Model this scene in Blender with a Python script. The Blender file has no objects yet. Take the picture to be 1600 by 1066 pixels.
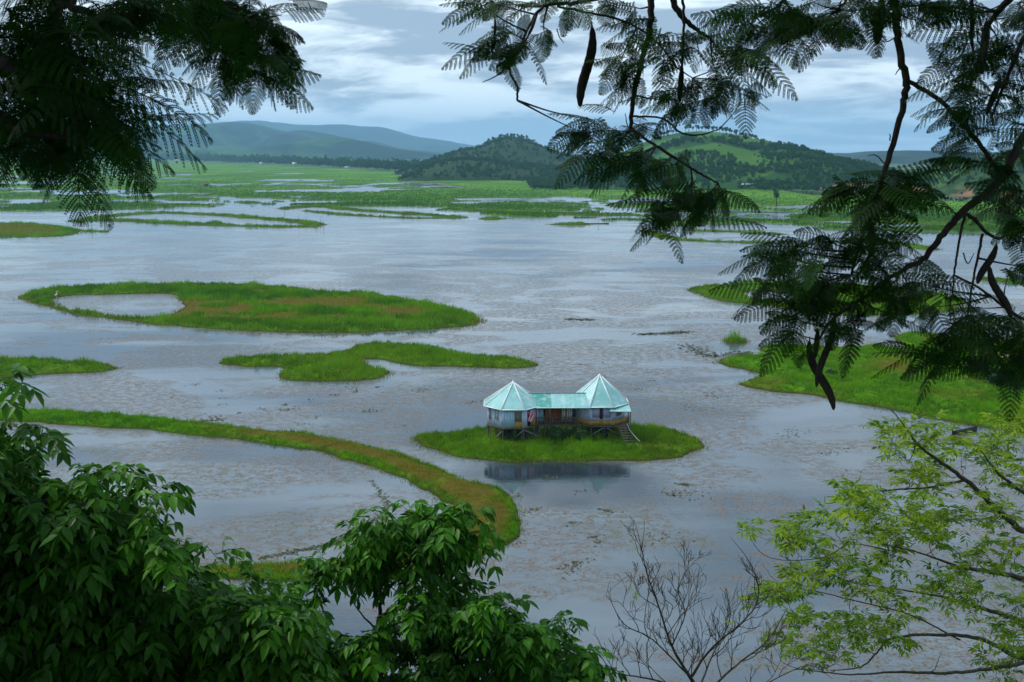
EXPO = 0.6; SKYS = 0.08; HAZE = 0.000105; CLOFF = (3.1, 1.7, 0)
import bpy, math, random
import numpy as np
from math import radians, sin, cos, pi
rng = np.random.default_rng(7)
random.seed(7)
SC = bpy.context.scene
COL = SC.collection

# ------------------------------------------------------------------ camera model
CZ = 31.0; F = 1600.0; HORIZ = 238.0
PITCH = math.atan((533 - HORIZ) / F)
def ray(px, py):
    px = np.asarray(px, float); py = np.asarray(py, float)
    a = (px - 800) / F; b = -(py - 533) / F
    dx = a + 0 * b
    dy = cos(PITCH) + b * sin(PITCH) + 0 * a
    dz = -sin(PITCH) + b * cos(PITCH) + 0 * a
    return dx, dy, dz
def G(px, py, z=0.0):
    """a place on the level z that is seen in this direction"""
    dx, dy, dz = ray(px, py)
    t = (z - CZ) / dz
    return np.stack([dx * t, dy * t], -1)
def W(px, py, d):
    """a place at the distance d ahead"""
    dx, dy, dz = ray(px, py)
    t = d / dy
    return np.stack([dx * t, dy * t, CZ + dz * t], -1)

# ------------------------------------------------------------------ objects
def tag(o, label=None, cat=None, group=None, kind=None):
    if label: o['label'] = label
    if cat: o['category'] = cat
    if group: o['group'] = group
    if kind: o['kind'] = kind
    return o
def empty(name, loc=(0, 0, 0), rz=0.0):
    o = bpy.data.objects.new(name, None); COL.objects.link(o)
    o.location = loc; o.rotation_euler = (0, 0, rz); o.empty_display_size = 0.3
    return o
def build_mesh(name, V, T, attrs=None, Q=None, smooth=False):
    V = np.asarray(V, np.float32).reshape(-1, 3)
    me = bpy.data.meshes.new(name)
    T = np.asarray(T, np.int32).reshape(-1, 3) if T is not None and len(T) else np.zeros((0, 3), np.int32)
    Q = np.asarray(Q, np.int32).reshape(-1, 4) if Q is not None and len(Q) else np.zeros((0, 4), np.int32)
    nt, nq = len(T), len(Q)
    me.vertices.add(len(V)); me.vertices.foreach_set('co', V.ravel())
    me.loops.add(nt * 3 + nq * 4)
    me.loops.foreach_set('vertex_index', np.concatenate([T.ravel(), Q.ravel()]))
    me.polygons.add(nt + nq)
    ls = np.concatenate([np.arange(nt) * 3, nt * 3 + np.arange(nq) * 4]).astype(np.int32)
    me.polygons.foreach_set('loop_start', ls)
    me.polygons.foreach_set('loop_total', np.concatenate([np.full(nt, 3), np.full(nq, 4)]).astype(np.int32))
    if smooth: me.polygons.foreach_set('use_smooth', np.ones(nt + nq, bool))
    for k, a in (attrs or {}).items():
        at = me.attributes.new(k, 'FLOAT', 'POINT')
        at.data.foreach_set('value', np.asarray(a, np.float32).ravel())
    me.update(calc_edges=True)
    me.validate()
    return me
def obj(name, me, mat, parent=None, loc=None):
    if not me.materials: me.materials.append(mat)
    o = bpy.data.objects.new(name, me); COL.objects.link(o)
    if parent is not None: o.parent = parent
    if loc is not None: o.location = loc
    return o
class MB:
    """collects pieces of one mesh"""
    def __init__(s): s.V = []; s.T = []; s.Q = []; s.A = {}; s.n = 0
    def add(s, V, T=None, Q=None, **at):
        V = np.asarray(V, float).reshape(-1, 3)
        if T is not None and len(T): s.T.append(np.asarray(T).reshape(-1, 3) + s.n)
        if Q is not None and len(Q): s.Q.append(np.asarray(Q).reshape(-1, 4) + s.n)
        s.V.append(V)
        for k in set(s.A) | set(at):
            if k not in s.A: s.A[k] = [np.zeros(s.n)] if s.n else []
            s.A[k].append(np.broadcast_to(np.asarray(at.get(k, 0.0), float), (len(V),)))
        s.n += len(V)
        return s
    def mesh(s, name, smooth=False):
        return build_mesh(name, np.concatenate(s.V), np.concatenate(s.T) if s.T else None,
                          {k: np.concatenate(v) for k, v in s.A.items()},
                          np.concatenate(s.Q) if s.Q else None, smooth)
    def build(s, name, mat, parent=None, smooth=False):
        return obj(name, s.mesh(name, smooth), mat, parent)
    # ---- pieces
    def box(s, c, size, rz=0.0, tilt=None, **at):
        x, y, z = [q / 2 for q in size]
        P = np.array([[-x, -y, -z], [x, -y, -z], [x, y, -z], [-x, y, -z], [-x, -y, z], [x, -y, z], [x, y, z], [-x, y, z]])
        if tilt is not None:
            ca, sa = cos(tilt), sin(tilt); P = P @ np.array([[ca, 0, -sa], [0, 1, 0], [sa, 0, ca]])
        c_, s_ = cos(rz), sin(rz); P = P @ np.array([[c_, s_, 0], [-s_, c_, 0], [0, 0, 1]])
        s.add(P + np.asarray(c), Q=[[0, 3, 2, 1], [4, 5, 6, 7], [0, 1, 5, 4], [1, 2, 6, 5], [2, 3, 7, 6], [3, 0, 4, 7]], **at)
    def tube(s, P, R, n=6, cap=True, **at):
        P = np.asarray(P, float); k = len(P)
        R = np.broadcast_to(np.asarray(R, float), (k,))
        D = np.gradient(P, axis=0); D /= np.linalg.norm(D, axis=1)[:, None] + 1e-9
        ref = np.array([0.31, 0.2, 0.93]) if abs(D[:, 2]).mean() < .8 else np.array([1., 0.1, 0])
        A = np.cross(D, ref); A /= np.linalg.norm(A, axis=1)[:, None] + 1e-9
        B = np.cross(D, A)
        th = np.arange(n) * 2 * pi / n
        V = P[:, None] + R[:, None, None] * (np.cos(th)[None, :, None] * A[:, None] + np.sin(th)[None, :, None] * B[:, None])
        i = np.arange(k - 1)[:, None] * n; j = np.arange(n)[None]; j2 = (j + 1) % n
        Q = np.stack([i + j, i + j2, i + n + j2, i + n + j], -1).reshape(-1, 4)
        V = V.reshape(-1, 3); T = None
        if cap:
            V = np.vstack([V, P[:1], P[-1:]])
            jj = np.arange(n); j3 = (jj + 1) % n
            T = np.vstack([np.stack([np.full(n, k * n), j3, jj], -1), np.stack([np.full(n, k * n + 1), (k - 1) * n + jj, (k - 1) * n + j3], -1)])
        s.add(V, T, Q, **at)
def spline(P, m=6):
    """smooth curve through points (columns may include a radius)"""
    P = np.asarray(P, float)
    if len(P) < 3: 
        t = np.linspace(0, 1, m + 1)[:, None]; return P[0] * (1 - t) + P[-1] * t
    E = np.vstack([2 * P[0] - P[1], P, 2 * P[-1] - P[-2]]); out = []
    for i in range(1, len(E) - 2):
        t = np.linspace(0, 1, m, endpoint=False)[:, None]
        a, b, c, d = E[i - 1], E[i], E[i + 1], E[i + 2]
        out.append(.5 * (2 * b + (c - a) * t + (2 * a - 5 * b + 4 * c - d) * t ** 2 + (3 * b - a - 3 * c + d) * t ** 3))
    out.append(P[-1:]); return np.vstack(out)

# ------------------------------------------------------------------ value noise
def _h(i, j, s):
    v = np.sin(i * 127.1 + j * 311.7 + s * 74.7) * 43758.5453
    return v - np.floor(v)
def vnoise(x, y, s=0):
    i = np.floor(x); j = np.floor(y); u = x - i; v = y - j
    u = u * u * (3 - 2 * u); v = v * v * (3 - 2 * v)
    return (_h(i, j, s) * (1 - u) + _h(i + 1, j, s) * u) * (1 - v) + (_h(i, j + 1, s) * (1 - u) + _h(i + 1, j + 1, s) * u) * v
def fbm(x, y, s=0, o=4):
    t = 0; a = .5; n = 0
    for k in range(o):
        t = t + a * vnoise(x, y, s + k * 13); n += a; a *= .5; x = x * 2.03 + 5.1; y = y * 2.01 + 3.7
    return t / n
def sstep(a, b, x):
    t = np.clip((x - a) / (b - a), 0, 1); return t * t * (3 - 2 * t)

# ------------------------------------------------------------------ signed distance to outlines
def seg_dist(P, A, B):
    d = B - A; L = (d ** 2).sum() + 1e-12
    t = np.clip(((P - A) @ d) / L, 0, 1)
    return np.linalg.norm(P - (A + t[:, None] * d), axis=1)
def poly_sd(P, poly):
    """positive inside"""
    n = len(poly); dist = np.full(len(P), 1e9); ins = np.zeros(len(P), bool)
    for k in range(n):
        A, B = poly[k], poly[(k + 1) % n]
        dist = np.minimum(dist, seg_dist(P, A, B))
        if A[1] != B[1]:
            c = ((A[1] > P[:, 1]) != (B[1] > P[:, 1])) & (P[:, 0] < (B[0] - A[0]) * (P[:, 1] - A[1]) / (B[1] - A[1]) + A[0])
            ins ^= c
    return np.where(ins, dist, -dist)
def stroke_sd(P, line, w):
    dist = np.full(len(P), 1e9)
    for k in range(len(line) - 1): dist = np.minimum(dist, seg_dist(P, line[k], line[k + 1]))
    return w - dist

# ------------------------------------------------------------------ materials
class NT:
    def __init__(s, name):
        s.m = bpy.data.materials.new(name); s.m.use_nodes = True
        s.t = s.m.node_tree; s.n = s.t.nodes; s.l = s.t.links; s.n.clear()
        s.out = s.n.new('ShaderNodeOutputMaterial')
    def new(s, t, **kw):
        nd = s.n.new('ShaderNode' + t)
        for k, v in kw.items():
            if k.startswith('_'): setattr(nd, k[1:], v)
        for k, v in kw.items():
            if not k.startswith('_'):
                key = k.replace('0', ' ') if k not in nd.inputs else k
                s.set(nd.inputs[key], v)
        return nd
    def set(s, sock, v):
        if isinstance(v, bpy.types.NodeSocket): s.l.new(v, sock)
        elif isinstance(v, tuple) and len(v) == 3 and sock.type == 'RGBA': sock.default_value = (*v, 1)
        else: sock.default_value = v
    def math(s, op, a, b=0.0, c=0.0, clamp=False):
        nd = s.n.new('ShaderNodeMath'); nd.operation = op; nd.use_clamp = clamp
        s.set(nd.inputs[0], a); s.set(nd.inputs[1], b); s.set(nd.inputs[2], c); return nd.outputs[0]
    def mix(s, f, a, b):
        nd = s.n.new('ShaderNodeMix'); nd.data_type = 'RGBA'
        s.set(nd.inputs[0], f); s.set(nd.inputs[6], a); s.set(nd.inputs[7], b); return nd.outputs[2]
    def attr(s, k):
        nd = s.n.new('ShaderNodeAttribute'); nd.attribute_name = k; return nd.outputs['Fac']
    def coord(s, scale=(1, 1, 1), which='Object', rot=(0, 0, 0)):
        tc = s.n.new('ShaderNodeTexCoord'); mp = s.n.new('ShaderNodeMapping')
        mp.inputs['Scale'].default_value = scale; mp.inputs['Rotation'].default_value = rot
        s.l.new(tc.outputs[which], mp.inputs[0]); return mp.outputs[0]
    def noise(s, scale=1.0, detail=4.0, rough=.5, co=None, dist=0.0):
        nd = s.n.new('ShaderNodeTexNoise'); nd.inputs['Scale'].default_value = scale
        nd.inputs['Detail'].default_value = detail; nd.inputs['Roughness'].default_value = rough
        nd.inputs['Distortion'].default_value = dist
        s.l.new(co if co is not None else s.coord(), nd.inputs['Vector']); return nd.outputs['Fac']
    def ramp(s, f, a, b, va=0.0, vb=1.0, smooth=True):
        nd = s.n.new('ShaderNodeMapRange'); nd.interpolation_type = 'SMOOTHSTEP' if smooth else 'LINEAR'
        for k, v in zip(range(5), (f, a, b, va, vb)): s.set(nd.inputs[k], v)
        return nd.outputs[0]
    def princ(s, col, rough=.8, spec=.5, **kw):
        p = s.n.new('ShaderNodeBsdfPrincipled')
        s.set(p.inputs['Base Color'], col); s.set(p.inputs['Roughness'], rough); s.set(p.inputs['Specular IOR Level'], spec)
        for k, v in kw.items(): s.set(p.inputs[k.replace('_', ' ')], v)
        return p
    def bump(s, h, strength=.3, dist=.05):
        b = s.n.new('ShaderNodeBump'); s.set(b.inputs['Strength'], strength); s.set(b.inputs['Distance'], dist)
        s.l.new(h, b.inputs['Height']); return b.outputs[0]
    def done(s, sh):
        s.l.new(sh.outputs[0] if hasattr(sh, 'outputs') else sh, s.out.inputs[0]); return s.m

def leaf_mat(name, dark, light, extra=None, rough=.42, trans=.25, spec=.4, tcol=None):
    t = NT(name)
    c = t.mix(t.attr('tint'), dark, light)
    if extra: c = t.mix(t.attr('dry'), c, extra)
    n = t.noise(9.0, 2)
    c = t.mix(t.ramp(n, .3, .7, 0, .35), c, tuple(v * .6 for v in dark))
    p = t.princ(c, rough, spec)
    tr = t.new('BsdfTranslucent', Color=c if tcol is None else tcol)
    mx = t.new('MixShader', Fac=trans); t.l.new(p.outputs[0], mx.inputs[1]); t.l.new(tr.outputs[0], mx.inputs[2])
    return t.done(mx)
def bark_mat(name, a, b, scale=20.0, rough=.85):
    t = NT(name); n = t.noise(scale, 5, .6, t.coord((1, 1, .35)))
    return t.done(t.princ(t.mix(t.ramp(n, .35, .65), a, b), rough, .2, Normal=t.bump(n, .5, .01)))
def plain_mat(name, a, b=None, scale=3.0, rough=.7, spec=.3, stretch=(1, 1, 1)):
    t = NT(name)
    if b is None: b = tuple(v * .7 for v in a)
    n = t.noise(scale, 5, .6, t.coord(stretch))
    return t.done(t.princ(t.mix(t.ramp(n, .3, .7), a, b), rough, spec))
def tint_mat(name, a, b, rough=.7, spec=.3, scale=6.0, wear=.35):
    t = NT(name); c = t.mix(t.attr('tint'), a, b); n = t.noise(scale, 5, .65)
    return t.done(t.princ(t.mix(t.ramp(n, .45, .75, 0, wear), c, tuple(v * .45 for v in a)), rough, spec))
# ------------------------------------------------------------------ render settings, camera, light, sky
SUN_EL, SUN_AZ = radians(48), radians(285)       # azimuth clockwise from north (+Y): behind and left of the viewer
cam = bpy.data.cameras.new('camera'); co = bpy.data.objects.new('camera', cam); COL.objects.link(co); SC.camera = co
cam.sensor_width = 36; cam.lens = 36.0 * F / 1600; cam.clip_start = .05; cam.clip_end = 60000
co.location = (0, 0, CZ); co.rotation_euler = (pi / 2 - PITCH, 0, 0)
cam.dof.use_dof = True; cam.dof.focus_distance = 70; cam.dof.aperture_fstop = 13.0
vs = SC.view_settings
SC.display_settings.display_device = 'sRGB'
vs.view_transform = 'Standard'; vs.look = 'None'; vs.exposure = EXPO; vs.gamma = 1.0; vs.use_curve_mapping = False
SC.cycles.max_bounces = 6; SC.cycles.diffuse_bounces = 3; SC.cycles.glossy_bounces = 3; SC.cycles.transmission_bounces = 3
SC.cycles.volume_bounces = 1; SC.cycles.use_denoising = True

sl = bpy.data.lights.new('sun', 'SUN'); so = bpy.data.objects.new('sun', sl); COL.objects.link(so)
sl.energy = 1.7; sl.angle = radians(12); sl.color = (1, .96, .9)
sd = np.array([sin(SUN_AZ) * cos(SUN_EL), cos(SUN_AZ) * cos(SUN_EL), sin(SUN_EL)])
import mathutils
so.rotation_euler = mathutils.Vector(-sd).to_track_quat('-Z', 'Y').to_euler(); so.location = (0, -20, 60)

world = bpy.data.worlds.new('World'); SC.world = world; world.use_nodes = True
wt = world.node_tree; wt.nodes.clear()
wn = NT.__new__(NT); wn.t = wt; wn.n = wt.nodes; wn.l = wt.links
sky = wt.nodes.new('ShaderNodeTexSky'); sky.sky_type = 'NISHITA'; sky.sun_disc = False
sky.sun_elevation = SUN_EL; sky.sun_rotation = SUN_AZ; sky.air_density = 1.2; sky.dust_density = 1.0
tc = wt.nodes.new('ShaderNodeTexCoord'); sx = wt.nodes.new('ShaderNodeSeparateXYZ'); wt.links.new(tc.outputs['Generated'], sx.inputs[0])
X, Y, Z = sx.outputs
zz = wn.math('ADD', wn.math('MAXIMUM', Z, 0.0), .30)
cx = wt.nodes.new('ShaderNodeCombineXYZ')
wt.links.new(X, cx.inputs[0]); wt.links.new(Y, cx.inputs[1]); wt.links.new(wn.math('MULTIPLY', wn.math('POWER', wn.math('MAXIMUM', Z, 0.0), .85), 4.2), cx.inputs[2])
def cl(scale, detail, rough, off, st=(1, 1, 1), dist=0.0):
    mp = wt.nodes.new('ShaderNodeMapping'); mp.inputs['Location'].default_value = off; mp.inputs['Scale'].default_value = st
    wt.links.new(cx.outputs[0], mp.inputs[0]); return wn.noise(scale, detail, rough, mp.outputs[0], dist)
big = cl(3.2, 3, .5, CLOFF)
mid = cl(7.0, 8, .58, (1.3, 4.4, 2), (1, 1, 1), .5)
fin = cl(22.0, 6, .6, (7.3, 2.4, 5), (1, 1, 1), .5)
s1 = wn.math('ADD', wn.math('MULTIPLY', big, .55), wn.math('ADD', wn.math('MULTIPLY', mid, .60), wn.math('MULTIPLY', fin, .16)))
shade = wn.ramp(s1, .60, .735)                       # 0 dark cloud base ... 1 bright cloud
ccol = wn.mix(shade, (3.4, 4.4, 5.7), (9.4, 10.8, 11.8))
low = wn.ramp(Z, 0.0, .07, 1, 0)                    # far away, low over the hills the air is bluer
ccol = wn.mix(wn.math('MULTIPLY', low, .6), ccol, (6.0, 9.4, 13.2))
above = wn.ramp(Z, .25, .9, 0, 1)                   # overhead the deck is thick and even
ccol = wn.mix(wn.math('MULTIPLY', above, .6), ccol, (4.2, 5.3, 6.6))
final = wn.mix(.9, sky.outputs[0], ccol)
bg = wt.nodes.new('ShaderNodeBackground'); wt.links.new(final, bg.inputs[0]); bg.inputs[1].default_value = SKYS
wo = wt.nodes.new('ShaderNodeOutputWorld'); wt.links.new(bg.outputs[0], wo.inputs[0])

# ------------------------------------------------------------------ haze
hz = NT('haze_air')
pv = hz.n.new('ShaderNodeVolumePrincipled'); pv.inputs['Color'].default_value = (.38, .70, 1, 1)
pv.inputs['Density'].default_value = HAZE; pv.inputs['Anisotropy'].default_value = .2
hz.l.new(pv.outputs[0], hz.out.inputs['Volume'])
hb = MB(); hb.box((0, 6500, 208), (26000, 15000, 425))
ho = hb.build('haze', hz.m); tag(ho, 'pale blue damp air that fades the far hills', 'haze', kind='stuff')

# ------------------------------------------------------------------ water and lake bed
wm = NT('lake_water')
cw = wm.coord()
def nz(scale, detail=4, rough=.55, st=(1, 1, 1), dist=0.0, rot=(0, 0, 0)): return wm.noise(scale, detail, rough, wm.coord(st, rot=rot), dist)
patch = nz(.040, 6, .6, (1, 1.3, 1), 1.2)
streak = nz(.10, 4, .6, (.5, 1.6, 1), .6, (0, 0, .25))
speck = nz(1.25, 6, .72, (.8, 1.0, 1))
fine = nz(4.0, 4, .7)
cover = wm.math('ADD', wm.math('MULTIPLY', patch, .72), wm.math('MULTIPLY', streak, .30))
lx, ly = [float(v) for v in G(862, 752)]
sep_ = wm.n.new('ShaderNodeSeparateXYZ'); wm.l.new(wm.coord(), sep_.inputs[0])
refl_mask = wm.math('ADD', wm.math('POWER', wm.math('MULTIPLY', wm.math('SUBTRACT', sep_.outputs[0], lx), 1 / 11.), 2.0), wm.math('POWER', wm.math('MULTIPLY', wm.math('SUBTRACT', sep_.outputs[1], ly), 1 / 8.), 2.0))
refl_mask = wm.ramp(wm.math('ADD', refl_mask, wm.math('MULTIPLY', nz(.25, 3), .7)), .8, 1.7)   # 0 in the smooth patch laid where the house is reflected

sepd = wm.n.new('ShaderNodeSeparateXYZ'); wm.l.new(wm.coord(), sepd.inputs[0])
farf = wm.ramp(sepd.outputs[1], 150, 420, 1, .25)
wobn = wm.math('MULTIPLY', nz(.16, 4, .65, (1, 1.4, 1)), 1.3)
ell = None
for ex, ey, ea, eb in ((1120, 672, 9., 9.), (1230, 700, 6., 7.), (960, 600, 10., 9.), (330, 735, 13., 8.), (520, 735, 9., 8.), (480, 610, 16., 8.), (640, 620, 9., 6.), (1090, 760, 9., 5.), (900, 870, 5., 2.2), (1380, 930, 6., 4.)):
    qx, qy = [float(v) for v in G(ex, ey)]
    dd_ = wm.math('ADD', wm.math('POWER', wm.math('MULTIPLY', wm.math('SUBTRACT', sep_.outputs[0], qx), 1 / ea), 2.0), wm.math('POWER', wm.math('MULTIPLY', wm.math('SUBTRACT', sep_.outputs[1], qy), 1 / eb), 2.0))
    mk = wm.ramp(wm.math('ADD', dd_, wobn), 1.15, .75)
    ell = mk if ell is None else wm.math('MAXIMUM', ell, mk)
cov = wm.math('MULTIPLY', wm.math('MAXIMUM', wm.ramp(cover, .455, .53), ell), farf)                      # where weed floats at all
spk = wm.ramp(wm.math('ADD', wm.math('MULTIPLY', speck, .7), wm.math('MULTIPLY', fine, .3)), .44, .56)
weed = wm.math('MULTIPLY', wm.math('MULTIPLY', cov, refl_mask), wm.math('ADD', wm.math('MULTIPLY', spk, .85), .05), clamp=True)
tone = nz(.07, 3)
wcol = wm.mix(wm.ramp(tone, .4, .65), (.165, .135, .115), (.14, .135, .095))
wcol = wm.mix(wm.ramp(fine, .45, .62), wcol, (.06, .052, .042))
rip = wm.math('ADD', wm.math('MULTIPLY', nz(1.6, 4, .6, (.55, 1.5, 1)), 1.0), wm.math('MULTIPLY', nz(.35, 3, .5, (.4, 1.4, 1)), 1.2))
calm = wm.ramp(nz(.03, 3, .5, (.6, 1.5, 1), .8), .42, .58)
bm = wm.bump(rip, wm.math('MULTIPLY', wm.math('ADD', wm.math('MULTIPLY', calm, .10), .05), wm.math('ADD', wm.math('MULTIPLY', refl_mask, .5), .5)), .10)
wp = wm.princ(wm.mix(refl_mask, (.025, .035, .045), wm.mix(calm, (.05, .08, .105), (.13, .17, .20))), wm.math('MULTIPLY', wm.math('ADD', wm.math('MULTIPLY', calm, .13), .05), wm.math('ADD', wm.math('MULTIPLY', refl_mask, .7), .3)), .5, Normal=bm)  # base colour painted darker in that patch to deepen the house reflection
wp.inputs['IOR'].default_value = 1.6
dp = wm.princ(wcol, .6, .5)
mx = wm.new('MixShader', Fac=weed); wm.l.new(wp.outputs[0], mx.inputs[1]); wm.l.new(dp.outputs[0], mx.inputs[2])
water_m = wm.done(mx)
def sheet(name, x0, x1, y0, y1, z, mat):
    return obj(name, build_mesh(name, [[x0, y0, z], [x1, y0, z], [x1, y1, z], [x0, y1, z]], None, None, [[0, 1, 2, 3]]), mat)
tag(sheet('water', -12000, 12000, 20, 9000, 0, water_m), 'blue grey lake water with floating weed', 'lake', kind='structure')
bed_m = plain_mat('lake_bed_mud', (.05, .045, .03), (.03, .03, .02), .05)
tag(sheet('ground', -12500, 12500, -950, 13900, -2.2, bed_m), 'muddy ground under the lake reaching the hills', 'ground', kind='structure')

# ------------------------------------------------------------------ grass land
def ground_mat(name, dark, light, dry, earth):
    t = NT(name)
    n = t.noise(.35, 5, .65, t.coord((1, .6, 1))); f = t.noise(3.0, 4, .7)
    c = t.mix(t.ramp(n, .35, .65), dark, light); c = t.mix(t.ramp(f, .4, .7, 0, .6), c, tuple(v * .45 for v in dark))
    c = t.mix(t.attr('dry'), c, dry); c = t.mix(t.attr('bank'), c, earth)
    return t.done(t.princ(c, .95, .05, Normal=t.bump(f, .6, .15)))
M_turf = ground_mat('marsh_turf', (.035, .12, .002), (.10, .27, .004), (.11, .075, .014), (.04, .032, .010))
M_grass = leaf_mat('marsh_grass', (.050, .19, .002), (.18, .46, .004), (.30, .25, .03), .6, .35, .08)

def island(label, sdf, bbox, step, h=.35, grass_h=.55, blade=.05, dens=30, dryf=None, barf=None, tufts=0, gl=None, bankw=None, z0=0.0):
    """a low raft of turf with its own grass"""
    x0, y0, x1, y1 = bbox
    nx = int((x1 - x0) / step[0]) + 2; ny = int((y1 - y0) / step[1]) + 2
    gx, gy = np.meshgrid(np.linspace(x0, x1, nx), np.linspace(y0, y1, ny))
    P = np.stack([gx.ravel(), gy.ravel()], -1)
    bw = bankw or max(step) * 1.2
    wobf = lambda p: (fbm(p[:, 0] / (bw * 5), p[:, 1] / (bw * 5), 3, 5) - .5) * bw * 2.6
    wob = wobf(P)
    sd = sdf(P) + wob
    z = np.clip(sd / bw, -1.5, 1) * h * .75 + sstep(bw, bw * 4, sd) * h * .5
    z += (fbm(P[:, 0] / (bw * 3), P[:, 1] / (bw * 3), 9) - .5) * h * .7 * sstep(0, bw * 2, sd)
    z = np.where(sd > 0, np.maximum(z, .02), z)
    keep = (sd > -bw * 1.5).reshape(ny, nx)
    fk = keep[:-1, :-1] | keep[1:, :-1] | keep[:-1, 1:] | keep[1:, 1:]
    idx = np.arange(nx * ny).reshape(ny, nx)
    Q = np.stack([idx[:-1, :-1], idx[:-1, 1:], idx[1:, 1:], idx[1:, :-1]], -1)[fk]
    used = np.zeros(nx * ny, bool); used[Q.ravel()] = True
    remap = np.cumsum(used) - 1
    dry = np.clip(dryf(P) if dryf else fbm(P[:, 0] / 9, P[:, 1] / 9, 5) * .35, 0, 1)
    bank = sstep(bw * .8, 0, sd)
    V = np.stack([P[:, 0], P[:, 1], z + z0], -1)[used]
    o = obj('grass_island', build_mesh('grass_island', V, None, {'dry': dry[used], 'bank': bank[used]}, remap[Q], True), M_turf)
    tag(o, label, 'island', kind='structure')
    # grass: single blades gathered in tufts
    area = (sd > 0).sum() * (x1 - x0) / (nx - 1) * (y1 - y0) / (ny - 1)
    N = int(area * dens)
    pts = []
    tot = 0
    while tot < N:
        q = np.stack([rng.uniform(x0, x1, 60000), rng.uniform(y0, y1, 60000)], -1)
        wobq = wobf(q)
        s = sdf(q) + wobq
        d = np.clip(dryf(q), 0, 1) if dryf else fbm(q[:, 0] / 9, q[:, 1] / 9, 5) * .35
        bar = barf(q) if barf else np.zeros(len(q))
        cl_ = fbm(q[:, 0] / (blade * 16), q[:, 1] / (blade * 16), 21, 3)
        k = (s > bw * .05 - bw * 1.3 * rng.random(len(q)) ** 3) & (rng.random(len(q)) > bar) & (rng.random(len(q)) < .35 + cl_)
        q = np.column_stack([q[k], s[k], d[k], cl_[k], bar[k]])
        pts.append(q); tot += len(q)
        if len(pts) > 60: break
    q = np.concatenate(pts)[:N]
    n = len(q)
    zz_ = np.clip(q[:, 2] / bw, 0, 1) * h * .75 + sstep(bw, bw * 4, q[:, 2]) * h * .5 - .05 + z0
    hh = grass_h * (.45 + .9 * sstep(.3, .75, q[:, 4])) * rng.uniform(.6, 1.15, n) * (1 - .45 * q[:, 3]) * (.55 + .45 * sstep(0, bw, q[:, 2]))
    big_ = fbm(q[:, 0] / (blade * 70), q[:, 1] / (blade * 70), 31, 3)
    hh *= .55 + .95 * big_
    th = rng.uniform(0, 2 * pi, n); w = blade * rng.uniform(.6, 1.4, n)
    lean = hh * rng.uniform(.1, .6, n); la = rng.uniform(0, 2 * pi, n)
    B = np.column_stack([q[:, 0], q[:, 1], zz_])
    dx = np.column_stack([np.cos(th) * w, np.sin(th) * w, np.zeros(n)])
    V = np.stack([B - dx, B + dx, B + np.column_stack([np.cos(la) * lean, np.sin(la) * lean, hh])], 1).reshape(-1, 3)
    tint = np.repeat(np.clip(rng.uniform(0, .5, n) + (big_ - .42) * 2.2 + (q[:, 4] - .5) * .6, 0, 1), 3)
    g = obj('grass', build_mesh('grass', V, np.arange(3 * n).reshape(-1, 3), {'tint': tint, 'dry': np.repeat(np.clip(q[:, 3] + rng.uniform(-.15, .15, n) + (rng.random(n) < .06) * .7 + sstep(bw * .7, 0, q[:, 2]) * rng.uniform(.1, .9, n), 0, 1), 3)}), M_grass)
    tag(g, gl or ('grass of the ' + label)[:90], 'grass', kind='stuff')
    return o
def bb(P, pad):
    P = np.asarray(P); return (P[:, 0].min() - pad, P[:, 1].min() - pad, P[:, 0].max() + pad, P[:, 1].max() + pad)
def gp(L): L = np.asarray(L, float); return G(L[:, 0], L[:, 1])
def smooth_poly(L, m=4):
    P = gp(L); E = np.vstack([P[-1:], P, P[:2]])
    return spline(E, m)[m:-2 * m]
nland = 0

# ring shaped island
RO = smooth_poly([(36,466),(60,455),(110,449),(200,446),(330,445),(430,449),(500,457),(560,459),(620,466),(690,478),(735,489),(754,499),(735,508),(690,513),(600,518),(500,520),(400,518),(300,512),(220,504),(150,495),(90,485),(50,475)])
RH = smooth_poly([(82,470),(100,463),(160,460),(262,459),(280,468),(290,479),(272,490),(255,496),(200,496),(140,489),(100,481)])
RB = smooth_poly([(262,459),(400,456),(520,464),(610,470),(690,488),(660,497),(560,500),(400,503),(300,500),(262,493)])
def sd_ring(P): return np.minimum(poly_sd(P, RO), -poly_sd(P, RH))
def dry_ring(P):
    b = sstep(-2, 3, poly_sd(P, RB)); n = fbm(P[:, 0] / 11, P[:, 1] / 11, 77)
    return b * sstep(.52, .40, n) * .9 + (1 - b) * .25 * fbm(P[:, 0] / 9, P[:, 1] / 9, 5) + sstep(30, 50, P[:, 0] * 0 + P[:, 0] + 45) * .15
def bar_ring(P):
    b = sstep(-1, 2, poly_sd(P, RB)); n = fbm(P[:, 0] / 11, P[:, 1] / 11, 77)
    return b * sstep(.50, .42, n) * .80
island('ring shaped grass island with a pond at its left end', sd_ring, bb(RO, 3), (.6, .8), .4, .95, .085, 13, dry_ring, bar_ring, bankw=1.3)

# forked island between the ring and the house
BO = smooth_poly([(343,568),(360,560),(440,556),(520,553),(545,545),(590,537),(650,540),(720,552),(800,560),(846,570),(800,576),(700,574),(640,572),(600,563),(566,562),(572,571),(600,580),(607,587),(580,594),(500,597),(450,594),(438,586),(448,577),(430,574),(380,574)], 3)
island('low forked grass island behind the curved strip', lambda P: poly_sd(P, BO), bb(BO, 3), (.4, .5), .35, .75, .06, 26, bankw=.9)
CO = smooth_poly([(-60,560),(0,562),(80,563),(150,568),(182,575),(150,582),(80,586),(0,592),(-60,594)], 3)
island('small grass island at the left edge of the lake', lambda P: poly_sd(P, CO), bb(CO, 3), (.4, .5), .35, .7, .06, 24, bankw=.9)

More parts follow.
